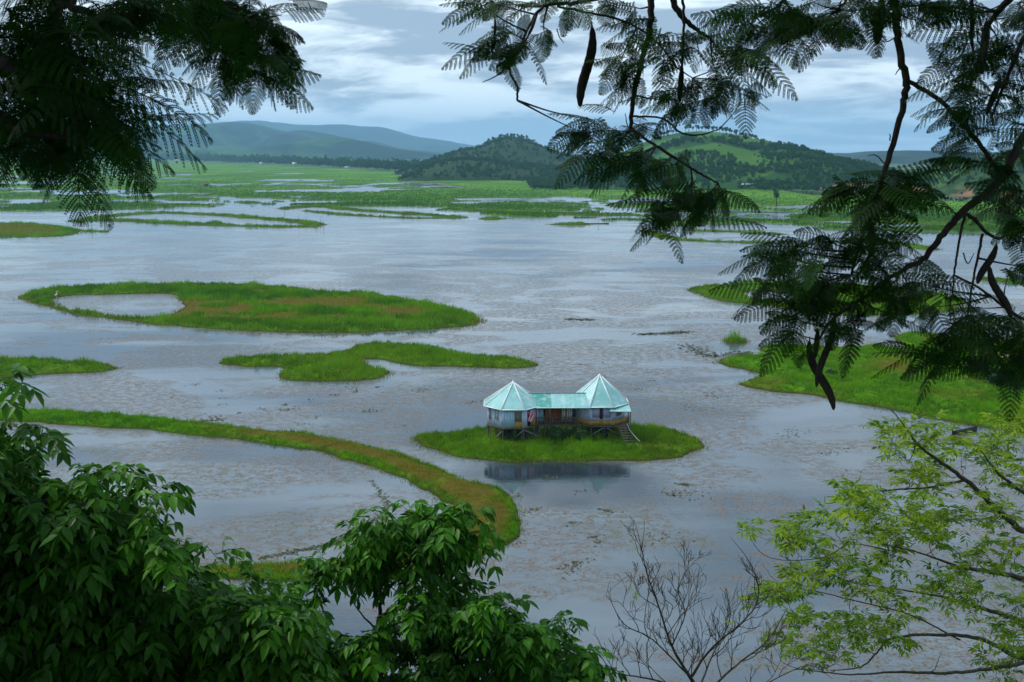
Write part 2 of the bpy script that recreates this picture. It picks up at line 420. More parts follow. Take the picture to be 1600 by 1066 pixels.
# curved strip
DO = smooth_poly([(-40,640),(20,643),(120,645),(230,654),(330,664),(430,674),(520,686),(600,704),(660,724),(720,747),(780,767),(806,792),(812,817),(800,845),(760,870),(700,892),(620,902),(500,908),(400,908),(300,905),(300,885),(440,882),(560,870),(640,864),(700,845),(722,815),(705,790),(660,765),(600,735),(540,716),(470,701),(380,689),(300,680),(230,672),(120,666),(20,658),(-40,655)], 3)
def dry_strip(P):
    s = poly_sd(P, DO); left = sstep(-25, -40, P[:, 0] + (P[:, 1] - 110) * .2)
    n = fbm(P[:, 0] / 4, P[:, 1] / 4, 8)
    return np.clip((1 - left) * (.50 + .50 * sstep(.30, .5, n)) * sstep(.1, 1.6, s + (P[:, 1] - P[:, 1].mean()) * 0) * 1.0, 0, .9)
def bar_strip(P): return dry_strip(P) * .4
island('long curved strip of grass with a straw coloured top', lambda P: poly_sd(P, DO), bb(DO, 2), (.3, .35), .4, .48, .032, 80, dry_strip, bar_strip, bankw=.7)

# island of the house
EO = smooth_poly([(645,687),(665,680),(720,676),(760,671),(900,664),(1040,671),(1075,682),(1098,697),(1075,706),(1050,716),(960,721),(860,723),(760,721),(700,710),(660,697)], 3)
def bar_house(P): return ((P[:, 0] > -3.3) & (P[:, 0] < 11.8) & (P[:, 1] > 103.6) & (P[:, 1] < 111)) * .35
island('bright green grass island under the stilt house', lambda P: poly_sd(P, EO), bb(EO, 2), (.25, .3), .35, .62, .035, 75, lambda P: fbm(P[:, 0] / 5, P[:, 1] / 5, 5) * .3 + sstep(11, 18, P[:, 0]) * .1, bar_house, bankw=.8)

# right bank
FO = smooth_poly([(1145,600),(1180,592),(1190,584),(1130,568),(1150,557),(1205,554),(1185,546),(1230,541),(1320,546),(1360,540),(1420,545),(1400,527),(1430,520),(1500,530),(1600,535),(1900,540),(1900,730),(1600,676),(1540,668),(1470,657),(1400,642),(1330,630),(1270,619),(1200,613)], 3)
ML = [np.array(q) for q in gp([(1300,560),(1420,578)])]
def dry_bank(P):
    n = fbm(P[:, 0] / 8, P[:, 1] / 8, 15); m = stroke_sd(P, ML, 5.0)
    return sstep(.5, .7, n) * .35 + sstep(-2, 4, m) * sstep(.35, .6, n) * .55 + .05
PT = [np.array(q) for q in gp([(1535,562),(1575,564),(1640,566),(1800,570)])]
def bar_bank(P): return (stroke_sd(P, PT, 1.6) > 0) * 1.0
island('broad green bank reaching into the lake at the right', lambda P: poly_sd(P, FO), bb(FO, 2), (.35, .45), .5, .45, .045, 40, dry_bank, bar_bank, bankw=1.2)
pm = plain_mat('sandy_track', (.42, .31, .19), (.30, .21, .12), 1.2, .9, .1)
pb = MB(); PL = spline(np.array(PT), 8)
Dn = np.gradient(PL, axis=0); Nn = np.stack([-Dn[:, 1], Dn[:, 0]], -1) / np.linalg.norm(Dn, axis=1)[:, None]
wv = (1.5 + .35 * np.sin(np.arange(len(PL)) * 1.3))[:, None]
L1 = PL + Nn * wv; L2 = PL - Nn * wv; k = len(PL)
pb.add(np.vstack([np.column_stack([L1, np.full(k, .82)]), np.column_stack([L2, np.full(k, .82)])]), Q=[[i, i + 1, k + i + 1, k + i] for i in range(k - 1)])
tag(pb.build('path', pm), 'sandy track across the right bank', 'path', kind='structure')

# second ring at the right, half hidden by the branches
GO = smooth_poly([(1078,455),(1100,447),(1180,443),(1300,446),(1420,453),(1500,468),(1490,485),(1400,492),(1300,490),(1200,478),(1130,470)], 3)
GH = smooth_poly([(1150,459),(1190,454),(1250,455),(1255,464),(1240,470),(1185,471)], 3)
island('grass island with a small pond behind the hanging branches', lambda P: np.minimum(poly_sd(P, GO), -poly_sd(P, GH)), bb(GO, 3), (.6, .8), .4, .8, .085, 12, bankw=1.3)
def blob(label, px, py, rx, ry, gh=.9, dens=14, blade=.07, h=.35):
    c = G(px, py); a = 100.0 * rx / 100; 
    pts = np.array([c + [a * cos(t) * (1 + .2 * sin(3 * t + px)), ry * sin(t) * (1 + .2 * cos(2 * t + py))] for t in np.linspace(0, 2 * pi, 18, endpoint=False)])
    st = max(.3, min(rx, ry) / 8)
    island(label, lambda P: poly_sd(P, pts), bb(pts, 2), (st, st), h, gh, blade, dens, bankw=min(rx, ry) * .35)
blob('small round grass tussock alone in open water beside the right bank', 1150, 534, 1.9, 2.2, 1.3, 60, .05)
def line_isl(label, L, w, gh=.8, blade=.12, dens=8, h=.4, st=None):
    P0 = spline(gp(L), 4); P0 = [p for p in P0]
    s = st or max(.8, w / 4)
    island(label, lambda P: stroke_sd(P, P0, w * (.75 + .5 * fbm(P[:, 0] / (w * 5), P[:, 1] / (w * 5), 6))), bb(P0, w + 3), (s, s * 1.4), h, gh, blade, dens, bankw=w * .45)
line_isl('narrow grass strip at the right edge of the lake', [(1545,437),(1600,443),(1680,450)], 2.5)
line_isl('long thin ring of grass in the middle distance at the left', [(118,346),(180,337),(250,333),(350,337),(440,344),(488,350),(480,354),(400,354),(300,350),(200,345),(140,343)], 4.0, 1.1, .16, 3.5)
IJ = smooth_poly([(-60,350),(0,349),(80,352),(125,362),(90,369),(0,371),(-60,371)], 3)
island('flat grass island at the far left with a brown middle', lambda P: poly_sd(P, IJ), bb(IJ, 4), (1.2, 2), .4, .9, .14, 4, lambda P: sstep(3, 9, poly_sd(P, IJ)) * .7, bankw=2.5)
line_isl('short dark grass bar beside the far left island', [(130,361),(165,362)], 1.6, .8, .14, 5)
line_isl('grass strip with a sharp left end in the middle distance', [(445,326),(500,323),(560,329),(640,334),(715,340)], 4.5, 1.1, .18, 3)
line_isl('thin lower strip under the sharp ended grass strip', [(478,330),(560,337),(640,341),(705,341)], 2.2, .9, .18, 3)
line_isl('far grass strip in front of the wooded hill', [(700,327),(780,331),(860,334),(938,337)], 5.0, 1.2, .2, 2.5)
line_isl('grass strip ending below the hanging cluster', [(1010,362),(1060,374),(1130,378),(1200,379)], 2.6, .9, .12, 4)
line_isl('upper thin grass strip behind the hanging cluster', [(1090,361),(1150,362),(1215,366)], 3.0, .9, .12, 4)
line_isl('long grass strip seen between the right branches', [(1320,378),(1400,381),(1452,389)], 3.0, .9, .12, 4)
line_isl('far grass strip at the right in front of the earth bank', [(1240,346),(1330,344),(1420,348),(1500,352),(1640,350)], 6.0, 1.1, .18, 2.5)
for i, (px, py, rx, ry) in enumerate([(390,317,6,7),(768,342,6,5),(890,351,9,5),(305,313,8,5),(150,312,8,5),(1205,318,9,6),(335,349,4,3),(560,318,5,4),(1060,352,9,5)]):
    blob(['small grass hump alone on the water left of the middle','small pale grass hump near the middle','flat grass hump right of the middle','dark little grass hump at the left','grass hump behind the left fronds','grass hump below the long white shed','tiny grass hump inside the long thin ring','tiny grass hump beyond the sharp ended strip','grass hump between two right strips'][i], px, py, rx, ry, 1.2, 4, .16, .5)

# ------------------------------------------------------------------ wide marsh: hundreds of rafts growing together
SHORE = np.array([(-700,246),(-200,247),(0,248),(220,251),(440,259),(660,271),(700,279),(850,287),(1000,293),(1290,303),(1480,317),(1600,323),(2000,330)], float)
SHG = gp(SHORE)
rows = np.concatenate([np.arange(246, 300, .8), np.arange(300, 368, .9)])
us = np.linspace(-700, 2300, 900)
gx, gy = np.meshgrid(us, rows)
PG = G(gx.ravel(), gy.ravel())
PG += np.stack([(rng.random(len(PG)) - .5) * .4, (rng.random(len(PG)) - .5) * .4], -1)
Dm = PG[:, 1]; Xm = PG[:, 0]
edge = np.interp(Xm / np.maximum(Dm, 1), (np.array([-700,0,300,450,640,800,950,1100,1300,1600,2300]) - 800) / F / cos(PITCH), np.array([330,332,328,322,326,340,346,350,360,366,372]))
shy = np.interp(Xm / np.maximum(Dm, 1), (SHORE[:, 0] - 800) / F / cos(PITCH), SHORE[:, 1])
pyv = gy.ravel()
frac = (pyv - shy) / (edge - shy)                   # 0 at the far shore, 1 where the open lake starts
LD = np.log(Dm); n1 = fbm(Xm / 85, LD * 15, 41, 3); n2 = fbm(Xm / 30, LD * 34, 52, 3); n3 = fbm(Xm / 80 + 9, LD * 11, 63, 3)
val = .66 * n1 + .34 * n2
thr = np.interp(frac, [0, .12, .3, .45, .6, .85, .97, 1.0], [.0, .30, .41, .465, .495, .515, .56, .85])
ringy = .026 - np.abs(n3 - .5)
s = np.maximum((val - thr) * 1.0, np.where((frac > .45) & (frac < .98), ringy * 1.6, -1))
zr = np.clip(s / .03, -1, 1)
zm = zr * .5 + np.where(s > 0, (rng.random(len(s)) - .3) * .22 + (n2 - .5) * .5, 0)
zm = np.where(frac < 0, .9, zm)
V = np.column_stack([PG, zm]); nyy, nxx = gx.shape
idx = np.arange(nyy * nxx).reshape(nyy, nxx)
keep = ((zm > -.6) & (frac > -.25)).reshape(nyy, nxx)
fk = keep[:-1, :-1] & keep[1:, :-1] | keep[:-1, 1:] & keep[1:, 1:]
Q = np.stack([idx[:-1, :-1], idx[1:, :-1], idx[1:, 1:], idx[:-1, 1:]], -1)[fk]
used = np.zeros(nyy * nxx, bool); used[Q.ravel()] = True; remap = np.cumsum(used) - 1
M_marsh = NT('far_marsh'); t_ = M_marsh
na = t_.noise(.012, 5, .6, t_.coord((1, .6, 1))); nb = t_.noise(.12, 5, .7, t_.coord((1, .5, 1))); nc = t_.noise(.5, 3, .7, t_.coord((1, .4, 1)))
c_ = t_.mix(t_.ramp(na, .35, .65), (.045, .16, .004), (.115, .27, .010)); c_ = t_.mix(t_.ramp(nb, .45, .7, 0, .7), c_, (.02, .06, .008)); c_ = t_.mix(t_.ramp(nc, .5, .7, 0, .35), c_, (.11, .16, .035))
c_ = t_.mix(t_.attr('bank'), c_, (.055, .06, .02))
M_marsh = t_.done(t_.princ(c_, .9, .1))
mo = obj('marsh', build_mesh('marsh', V[used], None, {'bank': sstep(.012, 0, s)[used]}, remap[Q]), M_marsh)
tag(mo, 'wide green floating marsh broken by strips of water', 'marsh', kind='structure')
# its standing reeds
cand = np.where((s > .004) & (frac > .02) & (frac < 1.0) & (np.abs(Xm / Dm) < .62))[0]
wgt = np.clip(frac[cand], .1, 1) ** 1.0; pick = rng.choice(cand, 110000, p=wgt / wgt.sum())
cellx = Dm[pick] / F * 3.4; 
B = np.column_stack([Xm[pick] + (rng.random(len(pick)) - .5) * cellx, Dm[pick] + (rng.random(len(pick)) - .5) * 6, np.maximum(zm[pick], 0) - .15])
hh = (.4 + .8 * rng.random(len(pick)) ** 2) * (.6 + .9 * n1[pick]); w = rng.uniform(.10, .38, len(pick))
th = rng.uniform(-.7, .7, len(pick)); dx = np.column_stack([np.cos(th) * w, np.sin(th) * w, 0 * w])
V = np.stack([B - dx, B + dx, B + np.column_stack([rng.uniform(-.4, .4, len(w)), rng.uniform(-.3, .3, len(w)), hh])], 1).reshape(-1, 3)
M_reed = leaf_mat('far_reeds', (.035, .12, .004), (.125, .28, .010), None, .7, .25, .1)
tag(obj('reeds', build_mesh('reeds', V, np.arange(len(V)).reshape(-1, 3), {'tint': np.repeat(rng.random(len(w)), 3)}), M_reed), 'reeds standing all over the wide far marsh', 'reeds', kind='stuff')

# ------------------------------------------------------------------ dry land behind the marsh and the hills
land_m = plain_mat('far_meadow', (.05, .11, .02), (.035, .08, .015), .01)
LV = np.vstack([SHG + [0, 15], [[11000, 620], [11000, 13500], [-11000, 13500], [-11000, 5400]]])
k = len(LV); me = bpy.data.meshes.new('far_land')
me.from_pydata([(x, y, 1.0) for x, y in LV] + [(x, y, -1.5) for x, y in LV], [], [tuple(range(k))] + [(i, k + i, k + (i + 1) % k, (i + 1) % k) for i in range(k)])
tag(obj('land', me, land_m), 'flat green land behind the marsh', 'land', kind='structure')

def hill_mat(name, grass, grass2, wood, earth=(.22, .10, .05), wood_amt=.5, sc=.012, er=.72):
    t = NT(name)
    n = t.noise(sc, 6, .62, t.coord((1, .8, 1.6)), .6); f = t.noise(sc * 9, 5, .7); e = t.noise(sc * 2.2, 4, .6)
    c = t.mix(t.ramp(f, .3, .7), grass, grass2); c = t.mix(t.ramp(n, .58 - wood_amt * .25, .66 - wood_amt * .25), c, wood)
    c = t.mix(t.ramp(e, er, er + .04), c, earth); c = t.mix(t.attr('bank'), c, earth)
    return t.done(t.princ(c, .95, .1))
HILLS = {}
def hill(key, name, label, prof, D, front, back, mat, nx=160, ny=60, spur=.16, sp=90., pw=1.0, bankf=None, seed=0, jag=.05):
    prof = np.array(prof, float); wp_ = W(prof[:, 0], prof[:, 1], D)
    x0, x1 = wp_[0, 0], wp_[-1, 0]
    xs = np.linspace(x0, x1, nx); 
    def zf(x, y):
        sm = 0
        for o_ in (-2, -1, 0, 1, 2): sm = sm + np.interp(x + o_ * (x1 - x0) * .004, wp_[:, 0], wp_[:, 2]) / 5
        R = np.maximum(sm - 1.0, 0) * sstep(x0, x0 + (x1 - x0) * .03, x) * sstep(x1, x1 - (x1 - x0) * .03, x) + 0
        R = R * (1 + (fbm(x / (sp * .8), x * 0 + 3, seed + 5, 5) - .5) * jag)
        fr = front if not callable(front) else front(x)
        t = np.where(y < D, (y - fr) / (D - fr), 1 - (y - D) / back)
        t = np.clip(t, -.05, 1)
        S = np.sign(t) * np.abs(np.sin(np.clip(t, 0, 1) * pi / 2)) ** pw
        nse = (fbm(x / sp, y / (sp * 1.6), seed) - .5) * 2
        zz_ = R * S * (1 + spur * nse * (1 - np.clip(t, 0, 1) ** 3) * 2) + (t <= 0) * -1.0 + .9
        cap = CZ + (R - CZ) * np.minimum(y, D) / D      # the crest stays the highest line
        return np.where(t > .25, np.minimum(zz_, cap - (1 - np.clip(t, 0, 1)) * R * .16), zz_)
    frm = min(front(xs)) if callable(front) else front
    ys = np.linspace(frm - 2, D + back, ny)
    gx, gy = np.meshgrid(xs, ys); z = zf(gx.ravel(), gy.ravel())
    idx = np.arange(nx * ny).reshape(ny, nx)
    Q = np.stack([idx[:-1, :-1], idx[:-1, 1:], idx[1:, 1:], idx[1:, :-1]], -1)
    P = np.column_stack([gx.ravel(), gy.ravel(), z])
    bk = bankf(P) if bankf else np.zeros(len(P))
    o = obj(name, build_mesh(name, P, None, {'bank': bk}, Q, True), mat); tag(o, label, 'hill', kind='structure')
    HILLS[key] = (zf, x0, x1, frm, D, back); return o
mt1 = hill_mat('far_mountain', (.02, .05, .02), (.03, .06, .025), (.008, .02, .01), wood_amt=.5, sc=.0009, er=.9)
mt2 = hill_mat('mid_mountain', (.05, .13, .02), (.02, .06, .012), (.006, .022, .008), wood_amt=.55, sc=.0014, er=.8)
mt3 = hill_mat('wooded_hill', (.05, .12, .02), (.04, .09, .015), (.02, .05, .012), wood_amt=.9, sc=.01, er=.85)
mt4 = hill_mat('grassy_hill', (.06, .15, .018), (.045, .12, .015), (.022, .07, .012), wood_amt=.5, sc=.008, er=.8)
mt5 = hill_mat('earth_bank_hill', (.05, .12, .02), (.035, .09, .015), (.02, .05, .012), earth=(.24, .14, .075), wood_amt=.7, sc=.015, er=.8)
hill('m0', 'hills', 'farthest faint blue mountain range at the left', [(-500,215),(0,205),(200,200),(345,187),(400,190),(470,196),(540,195),(600,202),(640,214),(700,222),(760,232),(900,246),(1000,250)], 11200, 9300, 1200, mt1, 220, 40, .2, 800., .9, seed=3, jag=.35)
hill('m1', 'hills', 'blue mountain range at the right horizon', [(900,250),(1150,248),(1240,243),(1270,245),(1306,238),(1332,241),(1352,244),(1390,239),(1422,233),(1452,241),(1492,237),(1540,240),(1600,236),(1800,230),(2100,245)], 3700, 2700, 900, mt1, 260, 60, .4, 260., .9, seed=5, jag=.12)
hill('m2', 'hills', 'blue green mountains with a bare rounded top at the left', [(-500,230),(0,222),(200,208),(300,203),(345,192),(385,191),(415,199),(440,208),(468,204),(500,207),(530,214),(560,222),(580,219),(610,230),(650,234),(700,240),(760,250)], 6500, 5300, 1200, mt2, 340, 120, .75, 300., .85, seed=9, jag=.14)
hill('m2b', 'hills', 'lower dark blue green ridge in front of the left mountains', [(-400,246),(100,236),(250,232),(330,228),(400,231),(450,224),(500,216),(535,214),(570,221),(610,230),(660,238),(700,246),(740,256)], 4700, 4350, 600, mt2, 300, 60, .5, 200., .85, seed=31, jag=.16)
hill('m3', 'hills', 'dark wooded hill in the middle with trees on its top', [(660,262),(690,246),(720,236),(750,231),(765,222),(790,216),(815,217),(838,228),(868,240),(910,252),(980,262)], 1900, 1400, 400, mt3, 120, 50, .2, 60., .7, seed=12)
hill('m3b', 'hills', 'low wooded spur in front of the middle hill', [(650,275),(665,262),(690,251),(730,248),(760,251),(800,256),(850,262),(920,268),(1000,275)], 1350, 1130, 180, mt3, 110, 40, .2, 50., .6, seed=15)
hill('m4', 'hills', 'large green hill at the right with a line of trees along its crest', [(820,285),(880,270),(940,256),(1000,225),(1030,212),(1060,205),(1090,203),(1125,205),(1160,215),(1200,231),(1240,250),(1275,268),(1310,285),(1360,300)], 1300, lambda x: 850 + 0 * x, 330, mt4, 220, 100, .22, 90., .8,
     lambda P: sstep(.0, 1.0, (1 - np.abs(P[:, 2] - 4.5) / 3.5)) * (fbm(P[:, 0] / 16, P[:, 1] / 16, 4) > .68) * 1.0, seed=18)
hill('m5', 'hills', 'low hill with orange earth cuts at its foot', [(1210,312),(1250,297),(1290,287),(1340,275),(1400,272),(1450,280),(1500,300),(1530,312)], 860, lambda x: 745 + 0 * x, 150, mt5, 120, 50, .25, 30., .5,
     lambda P: sstep(8.5, 6, P[:, 2]) * sstep(1.2, 2, P[:, 2]) * (fbm(P[:, 0] / 12, P[:, 1] / 20, 14) > .56) * 1.0, seed=21)
hill('m6', 'hills', 'wooded hillside behind the right branches', [(1430,322),(1470,300),(1500,280),(1540,262),(1600,240),(1700,225),(1900,230),(2100,260)], 740, lambda x: 600 + 0 * x, 240, mt5, 120, 50, .2, 35., .6,
     lambda P: sstep(7.5, 5, P[:, 2]) * sstep(1.2, 2, P[:, 2]) * (fbm(P[:, 0] / 12, P[:, 1] / 20, 15) > .58) * 1.0, seed=24)

# ------------------------------------------------------------------ far trees
def crown_tpl(n, w, h, base, seed, leaf=.22, trunk=True, lumps=6, conic=0.0):
    r = np.random.default_rng(seed)
    c = r.normal(0, 1, (lumps, 3)); c /= np.linalg.norm(c, axis=1)[:, None]; c *= np.array([w * .26, w * .26, h * .25]); c[:, 2] += base + h * .5
    c[:, :2] *= (1 - conic * np.clip((c[:, 2:3] - base) / h, 0, 1))
    rad = r.uniform(.55, 1.0, lumps) * min(w, h) * .34
    k = r.integers(0, lumps, n); d = r.normal(0, 1, (n, 3)); d /= np.linalg.norm(d, axis=1)[:, None]
    P = c[k] + d * (rad[k] * r.uniform(.65, 1.08, n))[:, None]
    A = r.normal(0, 1, (n, 3)); A /= np.linalg.norm(A, axis=1)[:, None]; B_ = np.cross(d, A); B_ /= np.linalg.norm(B_, axis=1)[:, None] + 1e-6
    sz = leaf * r.uniform(.6, 1.3, n)[:, None]
    A = np.cross(B_, d) * .9 + d * .35
    V = np.stack([P - B_ * sz, P + B_ * sz, P + A * sz * 1.4], 1).reshape(-1, 3)
    T = np.arange(3 * n).reshape(-1, 3); tint = np.repeat(np.clip(r.uniform(0, .8, n), 0, 1), 3)
    return V, T, tint
M_far = leaf_mat('far_tree_leaves', (.020, .075, .018), (.055, .15, .03), None, .8, .15, .1)
M_farbark = bark_mat('far_tree_bark', (.09, .075, .06), (.05, .04, .03), 2.0)
TPL = [crown_tpl(110, 7, 7, 2.0, 1, .9), crown_tpl(110, 5, 9, 1.5, 2, .8), crown_tpl(100, 9, 6, 1.5, 3, 1.0, lumps=8), crown_tpl(80, 4, 6, .5, 4, .8), crown_tpl(90, 3, 12, 1.5, 5, .7, lumps=9)]
def wood(label, pos, scales, kinds, name='woodland'):
    mb = MB(); r = np.random.default_rng(len(pos))
    for kk in set(kinds):
        sel = np.where(kinds == kk)[0]; V, T, ti = TPL[kk]; m = len(sel)
        a = r.uniform(0, 2 * pi, m); s_ = scales[sel]
        c, sn = np.cos(a) * s_, np.sin(a) * s_
        X_ = V[None, :, 0] * c[:, None] - V[None, :, 1] * sn[:, None] + pos[sel, 0][:, None]
        Y_ = V[None, :, 0] * sn[:, None] + V[None, :, 1] * c[:, None] + pos[sel, 1][:, None]
        Z_ = V[None, :, 2] * s_[:, None] + pos[sel, 2][:, None]
        VV = np.stack([X_, Y_, Z_], -1).reshape(-1, 3)
        TT = (T[None] + (np.arange(m) * len(V))[:, None, None]).reshape(-1, 3)
        tt = np.clip(ti[None] * .7 + r.uniform(-.1, .4, m)[:, None], 0, 1).ravel()
        mb.add(VV, TT, tint=tt)
    o = mb.build(name, M_far); tag(o, label, 'woodland', kind='stuff'); return o
def shore_line(px0, px1, n, dmin, dmax, power=1.0):
    px = rng.uniform(px0, px1, n); py = np.interp(px, SHORE[:, 0], SHORE[:, 1]); g = G(px, py)
    dd = dmin + (dmax - dmin) * rng.random(n) ** power
    u = g / np.linalg.norm(g, axis=1)[:, None]
    return np.column_stack([g + u * dd[:, None], np.full(n, .7)])
p = shore_line(-300, 690, 2000, 10, 500, 1.3); hn = .7 + .8 * fbm(p[:, 0] / 60, p[:, 1] / 60, 71)
dist = np.linalg.norm(p[:, :2], axis=1)
wood('dark belt of trees along the far shore at the left', p, hn * (.75 + .45 * rng.random(len(p))) * np.interp(dist, [1400, 4500], [1.25, 2.6]), rng.choice([0, 1, 2, 4], len(p), p=[.4, .25, .2, .15]))
def forest_on(key, n, label, dens, smin, smax, crest=0):
    zf, x0, x1, fr, D, back = HILLS[key]; out = []
    while sum(map(len, out)) < n:
        x = rng.uniform(x0, x1, 4000); y = rng.uniform(fr + 3, D + back * .25 if not crest else D - crest, 4000)
        keep = rng.random(4000) < dens(x, y, zf(x, y)); out.append(np.column_stack([x, y, zf(x, y) - .5])[keep])
        if len(out) > 80: break
    P = np.concatenate(out)[:n]
    return wood(label, P, rng.uniform(smin, smax, len(P)), rng.choice([0, 2, 3, 1], len(P), p=[.4, .25, .25, .1]))
forest_on('m3', 1100, 'trees covering the middle hill', lambda x, y, z: .5 + 0 * x, .5, .95)
forest_on('m3b', 1100, 'trees covering the low spur before the middle hill', lambda x, y, z: .3 + .7 * (fbm(x / 40, y / 40, 2) > .45), .35, .8)
def d4(x, y, z):
    n = fbm(x / 55, y / 55, 33); right = sstep(190, 380, x); low = sstep(36, 12, z)
    return np.clip(sstep(.44, .52, n + .20 * low + .10 * right) * sstep(62, 42, z) + .012, 0, 1)
forest_on('m4', 5500, 'bushy trees on the slopes of the large right hill', d4, .32, .72, 170)
forest_on('m5', 650, 'scrub on the low hill above the earth cuts', lambda x, y, z: sstep(4, 9, z) * .8 + .05, .25, .55)
forest_on('m6', 700, 'trees on the hillside behind the right branches', lambda x, y, z: sstep(4, 8, z) * .8 + .1, .3, .7)
p = shore_line(690, 1300, 520, 4, 80); wood('scrub along the shore at the foot of the hills', p, rng.uniform(.35, .9, len(p)), rng.choice([0, 2, 3], len(p)))
p = shore_line(1300, 1700, 160, 2, 40); wood('low scrub along the right shore', p, rng.uniform(.2, .4, len(p)), rng.choice([0, 2, 3], len(p)))

def tree_proto(seed, th, w, h, n=60, leaf=.8, lean=.0):
    V, T, ti = crown_tpl(n, w, h, th * .75, seed, leaf); V = V + [lean, 0, 0]
    cm = build_mesh('crown', V, T, {'tint': ti}); cm.materials.append(M_far)
    mb = MB(); mb.tube([[0, 0, -.6], [lean * .4, 0, th * .5], [lean, 0, th + h * .35]], [.28, .22, .10], 5)
    for a in range(3): mb.tube([[lean * .7, 0, th * .75], [lean + cos(a * 2.1) * w * .25, sin(a * 2.1) * w * .25, th + h * .35]], [.13, .05], 4)
    tm = mb.mesh('trunk'); tm.materials.append(M_farbark); return cm, tm
PROT = [tree_proto(31, 3.6, 4.6, 3.4), tree_proto(32, 4.6, 4.0, 3.0, lean=.5), tree_proto(33, 3.0, 5.2, 3.6, 70), tree_proto(34, 4.2, 3.2, 4.2)]
def far_tree(pos, s, k, label, group, name='hill_tree'):
    t = empty(name, pos, random.uniform(0, 6.28)); t.scale = (s, s, s)
    tag(t, label, 'tree', group)
    obj('crown', PROT[k][0], M_far, t); obj('trunk', PROT[k][1], M_farbark, t); return t
zf = HILLS['m4'][0]
GRP4 = 'trees lined along the crest of the large right hill'
for i in range(50):
    q = i / 49; px = 1072 + (1290 - 1072) * q ** .95 + random.uniform(-2.5, 2.5)
    d = 1300 - random.uniform(-14, 22); x = W(px, 225, d)[0]
    far_tree((x, d, float(zf(np.array([x]), np.array([d]))[0]) - .3), random.uniform(1.0, 1.6), random.randrange(4), 'small dark tree in the row along the crest of the large right hill', GRP4)
for i, px in enumerate([1032,1036,1041,1045,1050,1056,1020]):
    d = 1290 + random.uniform(-8, 8); x = W(px, 225, d)[0]
    far_tree((x, d, float(zf(np.array([x]), np.array([d]))[0]) - .3), random.uniform(.9, 1.3), 2, 'tree in the small clump at the left end of the large hill crest', 'clump of trees at the left end of the hill crest')
zf3 = HILLS['m3'][0]
for i, px in enumerate([783,788,793,799,804,809,815,819,823,828,834,838,770,764]):
    d = 1900 + random.uniform(-15, 15); x = W(px, 225, d)[0]
    far_tree((x, d, float(zf3(np.array([x]), np.array([d]))[0]) - .4), random.uniform(1.1, 1.8), [2, 0, 3][i % 3], 'open crowned tree on top of the middle wooded hill', 'trees on top of the middle hill')
g = G(1213, 322); far_tree((g[0], g[1], .3), 1.25, 3, 'lone slim tree standing in the marsh before the large right hill', None, 'marsh_tree')
g = G(1209, 306); far_tree((g[0], g[1], .3), .8, 0, 'small shrubby tree just left behind the lone slim marsh tree', None, 'marsh_tree')

# ------------------------------------------------------------------ far buildings, poles, boats
M_white = plain_mat('white_wall', (.75, .76, .76), (.6, .62, .62), .5)
M_tin = plain_mat('tin_roof', (.42, .46, .5), (.3, .33, .37), .5, .4, .5)
M_red = plain_mat('red_roof', (.30, .10, .08), (.22, .07, .05), .5)
M_hole = plain_mat('dark_opening', (.02, .022, .025), (.012, .012, .015), 2.0)
def far_house(px, py, w, d_, h, rh, roofm, label, rz=0.0, nwin=3):
    g = G(px, py); r = empty('house', (g[0], g[1], .9), rz); tag(r, label, 'house')
    mb = MB(); mb.box((0, 0, h / 2), (w, d_, h)); mb.build('wall', M_white, r)
    rb = MB(); hw, hd = w / 2 + .4, d_ / 2 + .4
    rb.add([[-hw, -hd, h], [hw, -hd, h], [hw, hd, h], [-hw, hd, h], [-hw, 0, h + rh], [hw, 0, h + rh]], T=[[0, 4, 3], [1, 2, 5]], Q=[[0, 1, 5, 4], [2, 3, 4, 5], [0, 3, 2, 1]])
    rb.build('roof', roofm, r)
    for k in range(nwin):
        wb = MB(); wb.box((-w / 2 + w * (k + .5) / nwin, -d_ / 2, h * .55), (w * .12 + .3, .1, h * .35)); wb.build('window', M_hole, r)
far_house(1164, 297, 13, 5, 3.2, 1.2, M_white, 'long white shed at the foot of the large right hill', .05, 4)
far_house(1122, 296, 6, 5, 3, 1.6, M_red, 'small house with a red roof left of the long white shed')
far_house(258, 252, 22, 9, 7, 2, M_tin, 'widest white house at the far shore among the trees', .1, 5)
far_house(278, 253, 14, 8, 5, 2, M_white, 'white house just right of the widest far shore house', -.1)
far_house(236, 251, 10, 7, 5, 2, M_tin, 'small pale house left of the widest far shore house')
far_house(408, 258, 8, 6, 4, 2, M_white, 'small white house before the tree belt')
far_house(460, 260, 9, 6, 6, 2, M_white, 'tall narrow white house before the tree belt')
far_house(645, 271, 6, 5, 4, 1.5, M_white, 'white hut at the right end of the tree belt')
far_house(542, 265, 7, 5, 3.5, 1.5, M_tin, 'grey roofed hut before the tree belt')
M_reedhut = plain_mat('thatch', (.16, .11, .06), (.09, .06, .035), 3)
for px, py, lb in [(322, 292, 'tiny brown thatched fishing hut on the far marsh'), (236, 288, 'low brown thatched hut on the marsh behind the left fronds')]:
    g = G(px, py); r = empty('fishing_hut', (g[0], g[1], .3)); tag(r, lb, 'hut')
    mb = MB(); mb.box((0, 0, .8), (3.6, 2.4, 1.6)); mb.build('wall', M_reedhut, r)
    mb = MB(); mb.add([[-2.2, -1.6, 1.5], [2.2, -1.6, 1.5], [2.2, 1.6, 1.5], [-2.2, 1.6, 1.5], [-1.7, 0, 2.9], [1.7, 0, 2.9]], T=[[0, 4, 3], [1, 2, 5]], Q=[[0, 1, 5, 4], [2, 3, 4, 5], [0, 3, 2, 1]]); mb.build('roof', M_reedhut, r)
    mb = MB(); mb.box((0.5, -1.2, .7), (.8, .08, 1.3)); mb.build('door', M_hole, r)
M_pole = plain_mat('bamboo', (.16, .13, .09), (.10, .08, .055), 6)
